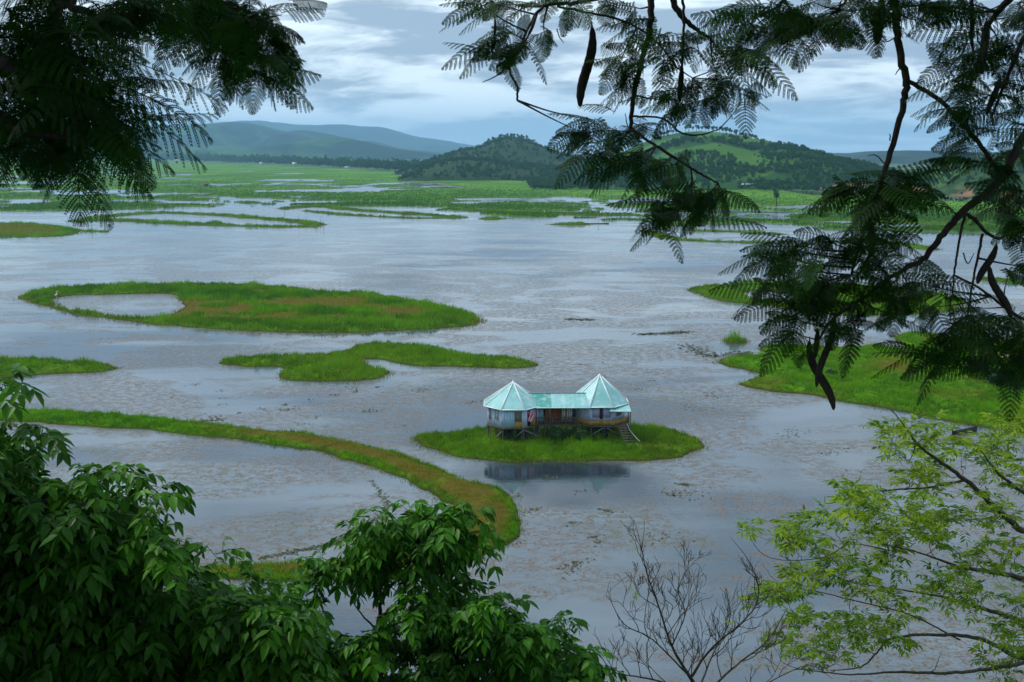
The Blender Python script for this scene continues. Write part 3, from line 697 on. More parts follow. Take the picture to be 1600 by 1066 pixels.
mb = MB(); mb.tube([[0, 0, -1.5], [.03, 0, 2], [0.1, .02, 4.2]], [.09, .08, .05], 6); pole_me = mb.mesh('bamboo_pole'); pole_me.materials.append(M_pole)
for px, py in [(77,361),(107,352),(138,356),(245,334),(258,335),(270,333),(286,334),(313,337),(466,350),(478,352),(494,357),(506,358),(501,352),(445,337),(414,351),(143,361),(948,344),(935,349)]:
    g = G(px, py + random.uniform(-1, 1)); o = obj('bamboo_pole', pole_me, M_pole, None, (g[0], g[1], 0)); o.rotation_euler = (random.uniform(-.05, .05), random.uniform(-.06, .06), random.uniform(0, 6)); o.scale = (1, 1, random.uniform(.7, 1.15))
    tag(o, 'thin bamboo fishing pole standing upright in the far lake', 'pole', 'bamboo poles standing in the water')
M_boat = plain_mat('boat_wood', (.035, .028, .022), (.02, .016, .012), 4)
def canoe(px, py, L, rz, label, man=False):
    g = G(px, py); r = empty('canoe', (g[0], g[1], 0), rz); tag(r, label, 'canoe')
    n = 13; ts = np.linspace(-1, 1, n); V = []; Q = []
    for t in ts:
        w = .42 * (1 - abs(t) ** 2.4) + .03; up = .28 + .25 * abs(t) ** 3
        for s_, q in ((-1, 1), (-.75, .35), (0, 0), (.75, .35), (1, 1)): V.append([t * L / 2, s_ * w, -.12 + q * (up + .12)])
        for s_, q in ((.85, .95), (.6, .4), (0, .12), (-.6, .4), (-.85, .95)): V.append([t * L / 2 * .97, s_ * w, -.12 + q * (up + .12)])
    for i in range(n - 1):
        for j in range(10): a = i * 10; Q.append([a + j, a + (j + 1) % 10, a + 10 + (j + 1) % 10, a + 10 + j])
    mb = MB(); mb.add(V, Q=Q); mb.build('hull', M_boat, r, True)
    for xx in (-L * .22, L * .2): mb = MB(); mb.box((xx, 0, .2), (.2, .66, .04)); mb.build('seat', M_boat, r)
canoe(471, 318, 9, .1, 'thin dark canoe lying on the water behind the grass strip')
canoe(545, 318.5, 7, -.15, 'dark canoe right of the first one far out on the lake')
canoe(930, 350, 12, .05, 'long dark canoe at the right end of the far strips')
canoe(1507, 676, 4.2, .5, 'dark low canoe moored against the right bank')
# floating debris
M_clump = leaf_mat('floating_weed_leaves', (.035, .045, .012), (.12, .15, .04), (.10, .08, .05), .6, .1, .3)
def floats(label, L, n, spread, size, name='floating_weed'):
    P0 = spline(gp(L), 8); k = rng.integers(0, len(P0), n)
    B = P0[k] + rng.normal(0, 1, (n, 2)) * spread * rng.random((n, 1)) ** .6
    if spread > 5:                                    # the wind gathers them in rafts
        cc = B[rng.integers(0, n, max(12, n // 26))]; j = np.argmin(((B[:, None] - cc[None]) ** 2).sum(-1), 1); B = B + (cc[j] - B) * rng.uniform(.55, 1, (n, 1)) ** .6 * .9
    a = rng.uniform(0, 2 * pi, n); s_ = size * rng.uniform(.4, 1.4, n)
    V = np.zeros((n, 4, 3))
    for j, (ox, oy, oz) in enumerate([(-1, -.5, .012), (1, -.6, .02), (.8, .6, .08), (-.9, .5, .03)]):
        V[:, j, 0] = B[:, 0] + (ox * np.cos(a) - oy * np.sin(a)) * s_; V[:, j, 1] = B[:, 1] + (ox * np.sin(a) + oy * np.cos(a)) * s_; V[:, j, 2] = oz * s_ / .12 * rng.uniform(.3, 1, n) + .006
    o = obj(name, build_mesh(name, V.reshape(-1, 3), None, {'tint': np.repeat(rng.random(n), 4), 'dry': np.repeat(rng.random(n) ** 2, 4)}, np.arange(4 * n).reshape(-1, 4)), M_clump)
    tag(o, label, 'floating weed', kind='stuff')
floats('dark weed line drifting inside the curved strip', [(410,872),(470,860),(520,850),(545,838),(560,842)], 700, .35, .10)
floats('weed line beside the inner edge of the curved strip', [(545,836),(585,812),(605,790),(598,775),(580,752)], 260, .35, .09)
floats('scattered leaves on the lake around the islands', [(300,600),(500,640),(700,630),(1100,600),(1250,700),(1050,790),(900,820),(820,760),(1000,640),(900,560),(600,610)], 1300, 9.0, .10)
floats('small weed mat floating right of the house island', [(1064,757),(1076,758)], 60, .2, .12)
floats('weed mats floating in the middle of the lake', [(888,499),(925,500)], 160, .5, .25)
floats('weed mats floating before the right bank', [(1000,523),(1040,521),(1075,519)], 260, .7, .25)
floats('green weed mats floating by the tussock', [(1075,540),(1110,556),(1165,552),(1130,566)], 420, 1.4, .22)
floats('weed clumps floating off the strip end', [(885,895),(905,880),(880,886)], 60, .7, .10)
floats('weed strips on the far left water', [(590,605),(320,656),(345,655)], 120, .5, .16)
# egret
M_egret = plain_mat('white_feathers', (.85, .86, .87), (.8, .8, .8), 8)
g = G(88, 467); r = MB(); x, y = float(g[0]), float(g[1])
r.tube(spline([[x - .32, y, .72], [x - .1, y, .85], [x + .15, y, .95], [x + .22, y, 1.15], [x + .16, y, 1.35], [x + .22, y, 1.52], [x + .30, y, 1.55], [x + .5, y, 1.5]], 3), np.interp(np.linspace(0, 7, 22), range(8), [.02, .15, .14, .06, .045, .05, .07, .01]), 8)
for s_ in (-.05, .05): r.tube([[x, y + s_, .8], [x + .02, y + s_, .15]], [.025, .018], 5)
tag(r.build('egret', M_egret, None, True), 'white egret standing at the pond edge of the ring island', 'bird')
# ------------------------------------------------------------------ stilt house
hr = random.Random(5)
yL = float(G(800, 691, .35)[1]); yR = yL + 1.3          # fronts of the two round rooms
FZ = float(W(800, 668, yL)[2]); EZ = float(W(800, 641, yL - .35)[2])
AP = 2.72; AE = 3.12
cL = np.array([float(W(801.5, 640, yL + AP)[0]), yL + AP]); cR = np.array([float(W(936, 640, yR + AP)[0]), yR + AP])
H0 = np.array([(cL[0] + cR[0]) / 2, cL[1], .3])
house = empty('stilt_house', tuple(H0)); tag(house, 'wooden stilt house with two round rooms under pale turquoise cone roofs', 'house')
def loc(p): return np.asarray(p, float) - H0
M_wall = NT('painted_boards'); t = M_wall
cc = t.mix(t.attr('tint'), (.36, .57, .78), (.62, .60, .80)); nn = t.noise(2.2, 5, .65, t.coord((1, 1, .5)))
cc = t.mix(t.ramp(nn, .45, .75, 0, .5), cc, (.20, .26, .30)); M_wall = t.done(t.princ(cc, .8, .2))
def roof_mat():
    t = NT('turquoise_tin'); n = t.noise(1.3, 5, .65, t.coord((1, 1, 1))); f = t.noise(7, 4, .7)
    c = t.mix(t.attr('tint'), (.06, .34, .29), (.34, .64, .63)); c = t.mix(t.ramp(n, .48, .66, 0, .42), c, (.62, .80, .82)); st_ = t.noise(3.0, 5, .7, t.coord((2.5, .5, .5))); c = t.mix(t.ramp(st_, .5, .7, 0, .5), c, (.20, .36, .34)); c = t.mix(t.ramp(f, .55, .8, 0, .5), c, (.30, .30, .26))
    w = t.n.new('ShaderNodeTexWave'); w.wave_type = 'BANDS'; w.bands_direction = 'X'; w.inputs['Scale'].default_value = 2.5; w.inputs['Distortion'].default_value = 0
    t.l.new(t.coord(), w.inputs['Vector'])
    return t.done(t.princ(c, .38, .5, Normal=t.bump(w.outputs['Fac'], .35, .03)))
M_roof = roof_mat()
M_cap = plain_mat('white_ridge_tin', (.88, .92, .93), (.76, .84, .86), 4, .4, .5)
M_post = bark_mat('weathered_post', (.12, .10, .085), (.045, .038, .033), 9)
M_deck = plain_mat('deck_wood', (.13, .10, .08), (.07, .055, .045), 4, .85)
M_yel = tint_mat('yellow_boards', (.30, .17, .025), (.36, .26, .06), .7, .2, 4, .5)
M_brown = tint_mat('orange_brown_boards', (.25, .075, .015), (.34, .12, .03), .6, .3, 4, .4)
M_frame = plain_mat('grey_frame', (.30, .32, .33), (.2, .21, .22), 4)
M_pale = plain_mat('pale_cloth_or_pane', (.68, .66, .58), (.5, .5, .44), 6)
M_dark = plain_mat('dark_room', (.012, .012, .016), (.02, .018, .02), 3)
M_white2 = plain_mat('white_lattice', (.78, .78, .80), (.62, .62, .66), 5)
def octa(a, k): 
    th = -pi / 2 + (k - .5) * pi / 4; R = a / cos(pi / 8); return np.array([cos(th) * R, sin(th) * R])
def face_frame(c, a, k):
    th = -pi / 2 + k * pi / 4; n = np.array([cos(th), sin(th)]); u = np.array([-sin(th), cos(th)])
    return n, u, th + pi / 2
def on_face(mb, c, a, k, u0, w, z0, h, thick, out, **at):
    n, u, rz = face_frame(c, a, k); p = c + n * (a + out) + u * u0
    q = loc((p[0], p[1], z0 + h / 2)); mb.box(q, (w, thick, h), rz, **at)
HW = AP * math.tan(pi / 8)
def round_room(c, apex_z, walls_tint, ez, seed):
    r = random.Random(seed)
    mb = MB()
    for k in range(8):
        n = 8; 
        for i in range(n):
            w = 2 * HW / n; on_face(mb, c, AP, k, -HW + w * (i + .5), w * .985, FZ, ez - FZ + .12, .05, r.choice([0, .012, .006]), tint=min(1, max(0, walls_tint(k, i) + r.uniform(-.12, .12))))
    mb.build('wall', M_wall, house)
    fb = MB(); V = [np.append(octa(AP + .12, k) + c, FZ - .02) for k in range(8)] + [np.append(octa(AP + .12, k) + c, FZ - .2) for k in range(8)]
    T = [[0, i, i + 1] for i in range(1, 7)] + [[8, 8 + i + 1, 8 + i] for i in range(1, 7)]
    fb.add(np.array([loc(v) for v in V]), T=T, Q=[[k, 8 + k, 8 + (k + 1) % 8, (k + 1) % 8] for k in range(8)]); fb.build('floor', M_deck, house)
    rb = MB(); ap = np.append(c, apex_z)
    for k in range(8):
        A = np.append(octa(AE, k) + c, ez); B = np.append(octa(AE, k + 1) + c, ez)
        m = 5; V = []
        for i in range(m + 1):
            f = i / m; V += [loc(A + (ap - A) * f), loc(B + (ap - B) * f)]
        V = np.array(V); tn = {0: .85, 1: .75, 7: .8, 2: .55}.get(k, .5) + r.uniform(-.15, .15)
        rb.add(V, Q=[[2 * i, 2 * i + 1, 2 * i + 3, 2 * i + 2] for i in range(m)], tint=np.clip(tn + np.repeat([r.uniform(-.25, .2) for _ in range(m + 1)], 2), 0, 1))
        rb.add(V - [0, 0, .07], Q=[[2 * i, 2 * i + 2, 2 * i + 3, 2 * i + 1] for i in range(m)], tint=.1)
    rf = rb.build('roof', M_roof, house)
    for k in range(8):
        A = loc(np.append(octa(AE + .02, k) + c, ez + .02)); B = loc(np.append(octa(AE + .02, k + 1) + c, ez + .02))
        m = MB(); m.tube([A, loc(ap + [0, 0, .03])], [.075, .055], 6); m.build('ridge_cap', M_cap, rf)
        m = MB(); m.tube([A, B], [.06, .06], 4); m.build('eave_trim', M_cap, rf)
    m = MB(); m.tube([loc(ap - [0, 0, .18]), loc(ap + [0, 0, .02]), loc(ap + [0, 0, .16])], [.26, .14, .02], 8); m.build('roof_tip', M_cap, rf)
    return rf
apL = float(W(801, 597, cL[1])[2]); apR = float(W(936, 586, cR[1])[2])
EZR = float(W(900, 637, yR - .35)[2])
round_room(cL, apL, lambda k, i: {7: .9 if i in (0, 2) else .35, 0: .12, 1: .75 if i % 2 else .3}.get(k, .6), EZ, 3)
round_room(cR, apR, lambda k, i: {0: .95 if i in (1, 5, 6) else .45, 7: .8 if i % 3 else .3, 1: .5}.get(k, .5), EZR, 4)
def window(c, k, u0, w, z0, h, mat, frame=M_frame, label=None, a=AP):
    fb = MB()
    for du, dz, ww, hh in ((-w / 2, 0, .05, h), (w / 2, 0, .05, h), (0, -.05, w + .05, .05), (0, h, w + .05, .05), (0, 0, .03, h)):
        on_face(fb, c, a, k, u0 + du, ww, z0 + dz, hh, .06, .06)
    f = fb.build('window', frame, house)
    pb_ = MB(); on_face(pb_, c, a, k, u0, w - .05, z0, h, .02, .045); o = pb_.build('pane', mat, f); return f
window(cL, 7, .30, .42, FZ + .75, 1.0, M_pale)
window(cL, 0, .55, .75, FZ + .55, 1.15, plain_mat('brown_shutter', (.20, .17, .13), (.12, .10, .08), 5))
window(cL, 7, -.75, .3, FZ + .6, 1.1, plain_mat('lilac_shutter', (.30, .27, .36), (.2, .18, .24), 5))
window(cR, 0, -.55, .7, FZ + .8, 1.0, plain_mat('lilac_curtain', (.46, .42, .66), (.34, .34, .55), 4))
window(cR, 0, .60, .8, FZ + .8, 1.0, plain_mat('lilac_blue_curtain', (.42, .42, .68), (.30, .36, .55), 4))
window(cR, 1, .05, .8, FZ + .8, .95, plain_mat('grey_shutter', (.22, .22, .22), (.12, .12, .13), 4))
db = MB(); on_face(db, cR, AP, 0, .02, .36, FZ + .05, 1.75, .04, .05); tag(db.build('door', M_dark, house), 'dark open doorway of the right round room')
db = MB(); on_face(db, cL, AP, 1, -.35, .40, FZ + .02, 1.7, .04, .05); tag(db.build('door', M_dark, house), 'dark open doorway of the left round room')
# yellow board panels
for (c, k, u0, w, z0, h, out, nm) in ((cL, 0, .62, .80, FZ - .12, .78, .12, 'board_panel'), (cL, 1, .45, 1.0, FZ + .02, .72, .16, 'board_panel')):
    m = MB(); n = 5
    for i in range(n): on_face(m, c, AP, k, u0 - w / 2 + w * (i + .5) / n, w / n * .95, z0, h + hr.uniform(-.04, .04), .04, out, tint=hr.random())
    m.build(nm, M_yel, house)
for k in (7, 0, 1):                                     # balcony of the right room
    m = MB(); a = AP + .55; hw = a * math.tan(pi / 8); n = 13
    for i in range(n): on_face(m, cR, a, k, -hw + 2 * hw * (i + .5) / n, 2 * hw / n * .86, FZ + .04, .54 + hr.uniform(-.04, .04), .035, 0, tint=hr.random())
    p = m.build('board_panel', M_yel, house)
    m = MB(); on_face(m, cR, a, k, 0, 2 * hw, FZ + .64, .05, .09, 0); m.build('rail', M_frame, p)
    m = MB(); on_face(m, cR, AP, k, 0, 2 * hw, FZ - .14, .10, .62, .32); m.build('deck', M_deck, house)
# middle wing
xa, xb = cL[0] + AP - .35, cR[0] - AP + .25; ym = yL + 1.15; xm = (xa + xb) / 2
m = MB(); m.box(loc((xm, ym + 1.7, FZ - .09)), (xb - xa + .6, 3.6, .12)); m.build('deck', M_deck, house)
m = MB(); zt = EZR - .05
n = 16; seg = [(xa, 'w'), (0, '')]
yw = ym + 1.05
for i in range(6): m.box(loc((xa + .12 + i * .15, yw, FZ + .95)), (.145, .05, 1.9), tint=hr.random() * .4)
m.box(loc((xm, ym + 3.4, FZ + .95)), (xb - xa + .5, .06, 1.9), tint=.3)
m.build('wall', M_wall, house)
def PX(px, y): return float(W(px, 655, y)[0])
m = MB(); x0, x1 = PX(852, yw), PX(876.5, yw); n = 11
for i in range(n): m.box(loc((x0 + (x1 - x0) * (i + .5) / n, yw, FZ + .92)), ((x1 - x0) / n * .96, .05, 1.84), tint=hr.random())
bw = m.build('wall', M_brown, house); tag(bw, 'orange brown board wall of the middle wing')
m = MB(); m.box(loc((x0 + .95, yw - .04, FZ + .86)), (.62, .04, 1.7), tint=.2); d_ = m.build('door', M_brown, house)
m = MB(); m.tube([loc((x0 + 1.18, yw - .08, FZ + .85)), loc((x0 + 1.18, yw - .08, FZ + .97))], .015, 5); m.build('handle', M_frame, d_)
m = MB(); x0, x1 = PX(876.8, yw), PX(894, yw)
m.box(loc(((x0 + x1) / 2, yw - .55, FZ + 1.05)), (x1 - x0, .03, 1.75)); scr = m.build('lattice_screen', M_white2, house)
m = MB()
for i in range(7):
    q = x0 + (x1 - x0) * i / 6; m.box(loc((q, yw - .60, FZ + .95)), (.05 if i % 2 else .08, .06, 1.9))
for zz_ in (.45, .75, 1.9): m.box(loc(((x0 + x1) / 2, yw - .62, FZ + zz_)), (x1 - x0, .05, .05))
m.build('lattice_bar', M_post, scr)
rl = MB()
for zz_ in (.38, .85): rl.box(loc((xm - .1, ym - .1, FZ + zz_)), (xb - xa - .2, .06, .06))
for i in range(15): rl.box(loc((xa + .1 + (xb - xa - .4) * i / 14, ym - .1, FZ + .42)), (.045 if i % 3 else .09, .05, .86))
rl.build('railing', M_post, house)
for x in (xa + .15, xa + (xb - xa) * .36, xa + (xb - xa) * .72, xb - .1):
    m = MB(); m.tube([loc((x, ym - .12, .1)), loc((x, ym - .12, zt + .05))], .055, 6); m.build('post', M_post, house)
# wing roof
yf, yb, yr = ym - .45, ym + 4.0, ym + 1.75; zf_, zr_ = EZR + .02, EZR + 1.12
x0, x1 = cL[0] + 1.0, cR[0] - 1.2
m = MB(); nx_ = 14
for i in range(nx_):
    a, b = x0 + (x1 - x0) * i / nx_, x0 + (x1 - x0) * (i + 1) / nx_ - .01
    tn = .02 if i < 6 else .72 + hr.uniform(-.12, .12)
    m.add(np.array([loc(v) for v in ((a, yf, zf_), (b, yf, zf_), (b, yr, zr_), (a, yr, zr_), (b, yb, zf_), (a, yb, zf_))]), Q=[[0, 1, 2, 3], [3, 2, 4, 5]], tint=tn)
m.add(np.array([loc(v) for v in ((x0, yf, zf_ - .06), (x1, yf, zf_ - .06), (x1, yr, zr_ - .06), (x0, yr, zr_ - .06), (x1, yb, zf_ - .06), (x0, yb, zf_ - .06))]), Q=[[3, 2, 1, 0], [5, 4, 2, 3]], tint=.05)
wr = m.build('roof', M_roof, house)
m = MB(); m.tube([loc((x0, yr, zr_ + .02)), loc((x1, yr, zr_ + .02))], .06, 6); m.build('ridge_cap', M_frame, wr)
m = MB(); m.tube([loc((x0 + .9, yf, zf_)), loc((x1, yf, zf_))], .035, 4); m.build('eave_trim', M_cap, wr)
# awning, stairs
aw0 = W(953, 637, yR - .0); aw1 = W(986, 641, yR - .9)
m = MB(); zA, zB = EZR + .0, EZR - .28; xA, xB = float(W(951, 640, yR)[0]), float(W(986, 640, yR - .4)[0]); yA, yB = yR + 1.2, yR - 1.0
for o_ in (0, -.05): m.add(np.array([loc(v) for v in ((xA, yB, zB + o_), (xB, yB, zB - .04 + o_), (xB, yA, zA - .08 + o_), (xA + .5, yA, zA + .02 + o_))]), Q=[[0, 1, 2, 3] if o_ == 0 else [3, 2, 1, 0]], tint=.7)
aw = m.build('awning', M_roof, house)
m = MB(); m.tube([loc((xA, yB, zB)), loc((xB, yB, zB - .04)), loc((xB, yA, zA - .08))], .035, 4); m.build('eave_trim', M_yel, aw)
for x, y in ((xB - .1, yB + .1), (xB - .1, yA - .2)): m = MB(); m.tube([loc((x, y, .1)), loc((x, y, zB - .05))], .05, 6); m.build('post', M_post, house)
sx0, sy0 = float(W(972, 664, yR - .5)[0]), yR - .55
m = MB(); m.box(loc((sx0 - .1, sy0 + .5, FZ - .08)), (1.5, 1.3, .1)); m.build('deck', M_deck, house)
st = []
for i in range(7):
    f = (i + .6) / 7; st.append((sx0 + .75 * f + .05, sy0 - .2 - 1.15 * f, FZ - .05 - (FZ - .35) * f))
stair = None
sb = MB()
for s_ in (-.5, .5): sb.tube([loc((sx0 + s_ + .05, sy0 - .15, FZ - .1)), loc((sx0 + .8 + s_, sy0 - 1.4, .25))], .06, 4)
stair = sb.build('staircase', M_post, house)
for p in st: m = MB(); m.box(loc(p), (1.05, .24, .05)); m.build('step', plain_mat('step_board', (.19, .15, .12), (.11, .09, .07), 4) if p is st[0] else bpy.data.materials['step_board'], stair)
m = MB(); hp = [W(980, 662, yR - .6), W(984, 672, yR - 1.1), W(993, 683, yR - 1.8), W(1000, 690, yR - 2.3)]; m.tube(spline([loc(p) for p in hp], 4), .035, 6); m.build('handrail', plain_mat('pale_bamboo', (.55, .56, .48), (.42, .42, .34), 5), stair)
# stilts
sm = MB(); sm.tube([[0, 0, -.9], [.02, .01, 0], [0, 0, 1]], [.07, .065, .055], 6); stilt_me = sm.mesh('stilt'); stilt_me.materials.append(M_post)
def stilt(x, y, lean=.06, s=1.0):
    o = obj('stilt', stilt_me, M_post, house, tuple(loc((x, y, .15)))); o.scale = (s, s, FZ - .3); o.rotation_euler = (hr.uniform(-lean, lean), hr.uniform(-lean, lean), hr.uniform(0, 6))
for c in (cL, cR):
    for k in range(8):
        p = octa(AP - .02, k) + c; stilt(p[0], p[1], .03, 1.25)
        q = (octa(AP - .05, k) + octa(AP - .05, k + 1)) / 2 + c + [hr.uniform(-.3, .3), 0]; stilt(q[0], q[1], .08, .8)
    for _ in range(13): a = hr.uniform(0, 6.28); rr = hr.uniform(.3, 2.0); stilt(c[0] + cos(a) * rr, c[1] + sin(a) * rr)
for i in range(6):
    for y in (ym + .05, ym + 3.2): stilt(xa + .3 + (xb - xa - .5) * i / 5, y, .06, .85)
for k in (7, 0, 1):
    for f in (.1, .6): p = octa(AP + .5, k) * (1 - f) + octa(AP + .5, k + 1) * f + cR; stilt(p[0], p[1], .05, .8)
for i in range(16):
    stilt(cL[0] - 2.4 + i * .68 + hr.uniform(-.2, .2), yL + .5 + hr.uniform(0, 1.0) + (1.2 if i > 8 else 0), .09, hr.uniform(.7, 1.1))
def brace(a, b): m = MB(); m.tube([loc(a), loc(b)], [.04, .035], 5); m.build('brace', M_frame, house)
brace((cL[0] - 2.0, yL + .3, .7), (cL[0] - .9, yL - .02, FZ - .2)); brace((cL[0] + .3, yL - .1, 1.0), (cL[0] + 1.2, yL - .1, FZ - .25)); brace((cL[0] + 1.2, yL - .12, FZ - .25), (cL[0] + 2.7, yL + .1, 1.0))
brace((xa + .3, ym, .8), (xa + .8, ym, FZ - .15)); brace((cR[0] - 1.2, yR - .45, .8), (cR[0] + .4, yR - .5, FZ - .15)); brace((cR[0] + .6, yR - .5, FZ - .3), (cR[0] + 1.9, yR + .2, .8))
# cloths
def cloth(px, y, z1, w, h, cols, label):
    x = float(W(px, 655, y)[0]); n, mm = 9, 8; V = []; C_ = []
    for j in range(mm + 1):
        for i in range(n + 1):
            u = i / n - .5; v = j / mm
            V.append((x + u * w * (1 - .35 * v * (1 - v) * 2) + .03 * sin(v * 5), y + .05 * sin(u * 14 + v * 2), z1 - h * v - .06 * abs(u) * v)); C_.append(1.0 if (sin(u * 9 + v * 7) > .2) else 0.0)
    m = MB(); m.add(V, Q=[[j * (n + 1) + i, j * (n + 1) + i + 1, (j + 1) * (n + 1) + i + 1, (j + 1) * (n + 1) + i] for j in range(mm) for i in range(n)], tint=np.array(C_))
    t = NT('cloth'); c = t.mix(t.attr('tint'), cols[0], cols[1]); tag(m.build('hanging_cloth', t.done(t.princ(c, .9, .1)), None, True), label, 'cloth')
cloth(829, yL + .35, FZ + 1.62, .50, 1.05, ((.55, .03, .22), (.80, .55, .65)), 'magenta and white cloth hanging by the left round room doorway')
cloth(893, ym + .55, FZ + 1.75, .34, .75, ((.70, .35, .48), (.78, .50, .62)), 'pale pink cloth hanging by the white screen of the veranda')
cloth(858.5, ym + .6, FZ + 1.75, .20, .45, ((.55, .05, .06), (.8, .6, .6)), 'small red and white cloth hanging at the orange brown wall')
# shrubs growing under the house
M_shrub = leaf_mat('shrub_leaves', (.02, .07, .010), (.06, .17, .02), None, .5, .25, .3)
def shrub(x, y, w, h, n, label, z=.3, leaf=.10, mat=None):
    V, T, ti = crown_tpl(n, w, h, 0, int(x * 7 + y), leaf, lumps=9); r = empty('shrub', (x, y, z)); tag(r, label, 'shrub')
    obj('foliage', build_mesh('foliage', V, T, {'tint': ti}), mat or M_shrub, r)
    m = MB()
    for k in range(5): a = k * 1.3; m.tube([[0, 0, -.3], [cos(a) * w * .12, sin(a) * w * .12, h * .4], [cos(a) * w * .25, sin(a) * w * .25, h * .8]], [.04, .03, .015], 4)
    m.build('stem', M_post, r)
shrub(PX(868, ym - .6), ym - .6, 2.2, 1.7, 700, 'tall leafy shrub under the middle wing of the stilt house')
shrub(PX(882, ym - .4), ym - .3, 1.8, 1.3, 500, 'low dark shrub just right of the tall shrub under the house')
shrub(PX(908, yR - .7), yR - .8, 1.9, 1.6, 700, 'leafy shrub in front of the right round room stilts')
shrub(PX(806, yL + 1.2), yL + 1.2, 3.2, 1.2, 600, 'dark undergrowth between the left round room stilts')
shrub(PX(940, yR + .8), yR + .8, 3.4, 1.1, 600, 'dark undergrowth between the right round room stilts')
shrub(PX(804, yL - .12), yL - .16, .5, 1.3, 160, 'thin creeper climbing the left round room beside the yellow panel', z=.6, leaf=.06)
g = G(1545, 600); M_sd = leaf_mat('dark_shrub_leaves', (.015, .045, .012), (.05, .12, .03), None, .5, .2, .3)
for (px, py, w, h, lb) in ((1548, 605, 3.6, 2.6, 'dark round bush left of the others on the right bank'), (1578, 612, 4.5, 3.0, 'largest dark bush below the sandy track'), (1610, 618, 5, 3.2, 'dark bush at the right edge of the right bank'), (1520, 588, 3.2, 2.4, 'dark bush at the near end of the sandy track'), (1470, 575, 2.4, 1.6, 'small dark bush on the right bank behind the hanging fronds'), (1300, 590, 2.6, .8, 'low dark bush alone in the right bank grass')):
    g = G(px, py); shrub(float(g[0]), float(g[1]), w, h, 900, lb, .4, .16, M_sd)
# ------------------------------------------------------------------ the slope the viewer stands on
def slope_z(x, y):
    return np.clip(29.3 - .80 * np.maximum(0, y - .8) - .25 * np.maximum(0, np.abs(x) - 25) - .35 * np.maximum(0, -y - 20) + (fbm(x / 5, y / 5, 2) - .5) * .6 * (np.abs(y) > 1.5), -2.5, 40)
gx, gy = np.meshgrid(np.linspace(-130, 130, 150), np.linspace(-110, 46, 120)); zz_ = slope_z(gx.ravel(), gy.ravel())
idx = np.arange(150 * 120).reshape(120, 150); Q = np.stack([idx[:-1, :-1], idx[:-1, 1:], idx[1:, 1:], idx[1:, :-1]], -1)
tag(obj('hillside', build_mesh('hillside', np.column_stack([gx.ravel(), gy.ravel(), zz_]), None, {'dry': zz_ * 0 + .2, 'bank': zz_ * 0}, Q.reshape(-1, 4), True), M_turf), 'steep grassy slope dropping from the viewpoint to the lake', 'hillside', kind='structure')

def norm(v): return v / (np.linalg.norm(v, axis=-1, keepdims=True) + 1e-9)
UP = np.array([0, 0, 1.])
# ------------------------------------------------------------------ feathery leaves
def fronds(p0, p1, sag, roll, NP=12, plen=.06, NJ=8, ll=.006, droop=.35, seed=1, wf=.8):
    """twice divided leaves: stem, pinnae on both sides, leaflets along each pinna"""
    r = np.random.default_rng(seed); p0 = np.asarray(p0, float); p1 = np.asarray(p1, float); n = len(p0)
    L = np.linalg.norm(p1 - p0, axis=1); mid = (p0 + p1) / 2 + UP * (sag * L)[:, None]
    ts = np.linspace(.14, 1.0, NP)[None, :, None]
    C = (1 - ts) ** 2 * p0[:, None] + 2 * ts * (1 - ts) * mid[:, None] + ts ** 2 * p1[:, None]
    T = norm(2 * (1 - ts) * (mid - p0)[:, None] + 2 * ts * (p1 - mid)[:, None])
    S = norm(np.cross(T, UP + r.normal(0, .05, (n, 1, 3)))); N = np.cross(S, T)
    cr, sr = np.cos(roll)[:, None, None], np.sin(roll)[:, None, None]
    S, N = S * cr + N * sr, N * cr - S * sr
    t1 = ts[..., 0]
    shape = np.sin(pi * (0.18 + .80 * t1)) ** .6 * (.92 + .16 * r.random((n, NP)))
    PLn = plen * shape * (L / .30)[:, None] ** .5
    alpha = np.interp(t1, [0, .6, 1], [1.35, 1.1, .45])
    out = []
    js = (np.arange(NJ) + .6) / NJ
    for sd in (-1, 1):
        D = norm(S * sd * np.sin(alpha)[..., None] + T * np.cos(alpha)[..., None] + N * r.normal(0, .06, (n, NP, 1)))
        s_ = js[None, None, :, None]
        Pc = C[:, :, None] + D[:, :, None] * (PLn[..., None, None] * s_) - UP * (droop * PLn[..., None, None] * s_ ** 2)
        Tj = norm(D[:, :, None] - UP * (2 * droop * s_))
        Sj = norm(np.cross(Tj, N[:, :, None])); step = (PLn / NJ)[..., None, None]
        lsh = (np.sin(pi * (.12 + .8 * js)) ** .5)[None, None, :, None]
        for q in (-1, 1):
            d = norm(Sj * q + Tj * .45); a = ll * lsh
            b = Pc; tip = Pc + d * a; m1 = Pc + d * a * .5 + Tj * step * wf * .5; m0 = Pc + d * a * .5 - Tj * step * wf * .5
            out.append(np.stack([b - Tj * step * .18, m0, tip, m1], -2).reshape(-1, 4, 3))
    V = np.concatenate(out); k = len(V)
    tint = r.random((n, NP, NJ)); tint = (r.random((n, 1, 1)) * .7 + tint * .3).reshape(-1)
    return V.reshape(-1, 3), np.arange(4 * k).reshape(-1, 4), np.repeat(np.tile(tint, 4), 4), (p0, mid, p1)
def stems(mb, P, r0=.0022, r1=.0008):
    p0, mid, p1 = P; ts = np.linspace(0, 1, 6)[:, None]
    for a, b, c in zip(p0, mid, p1): mb.tube((1 - ts) ** 2 * a + 2 * ts * (1 - ts) * b + ts ** 2 * c, np.linspace(r0, r1, 6), 3, False)
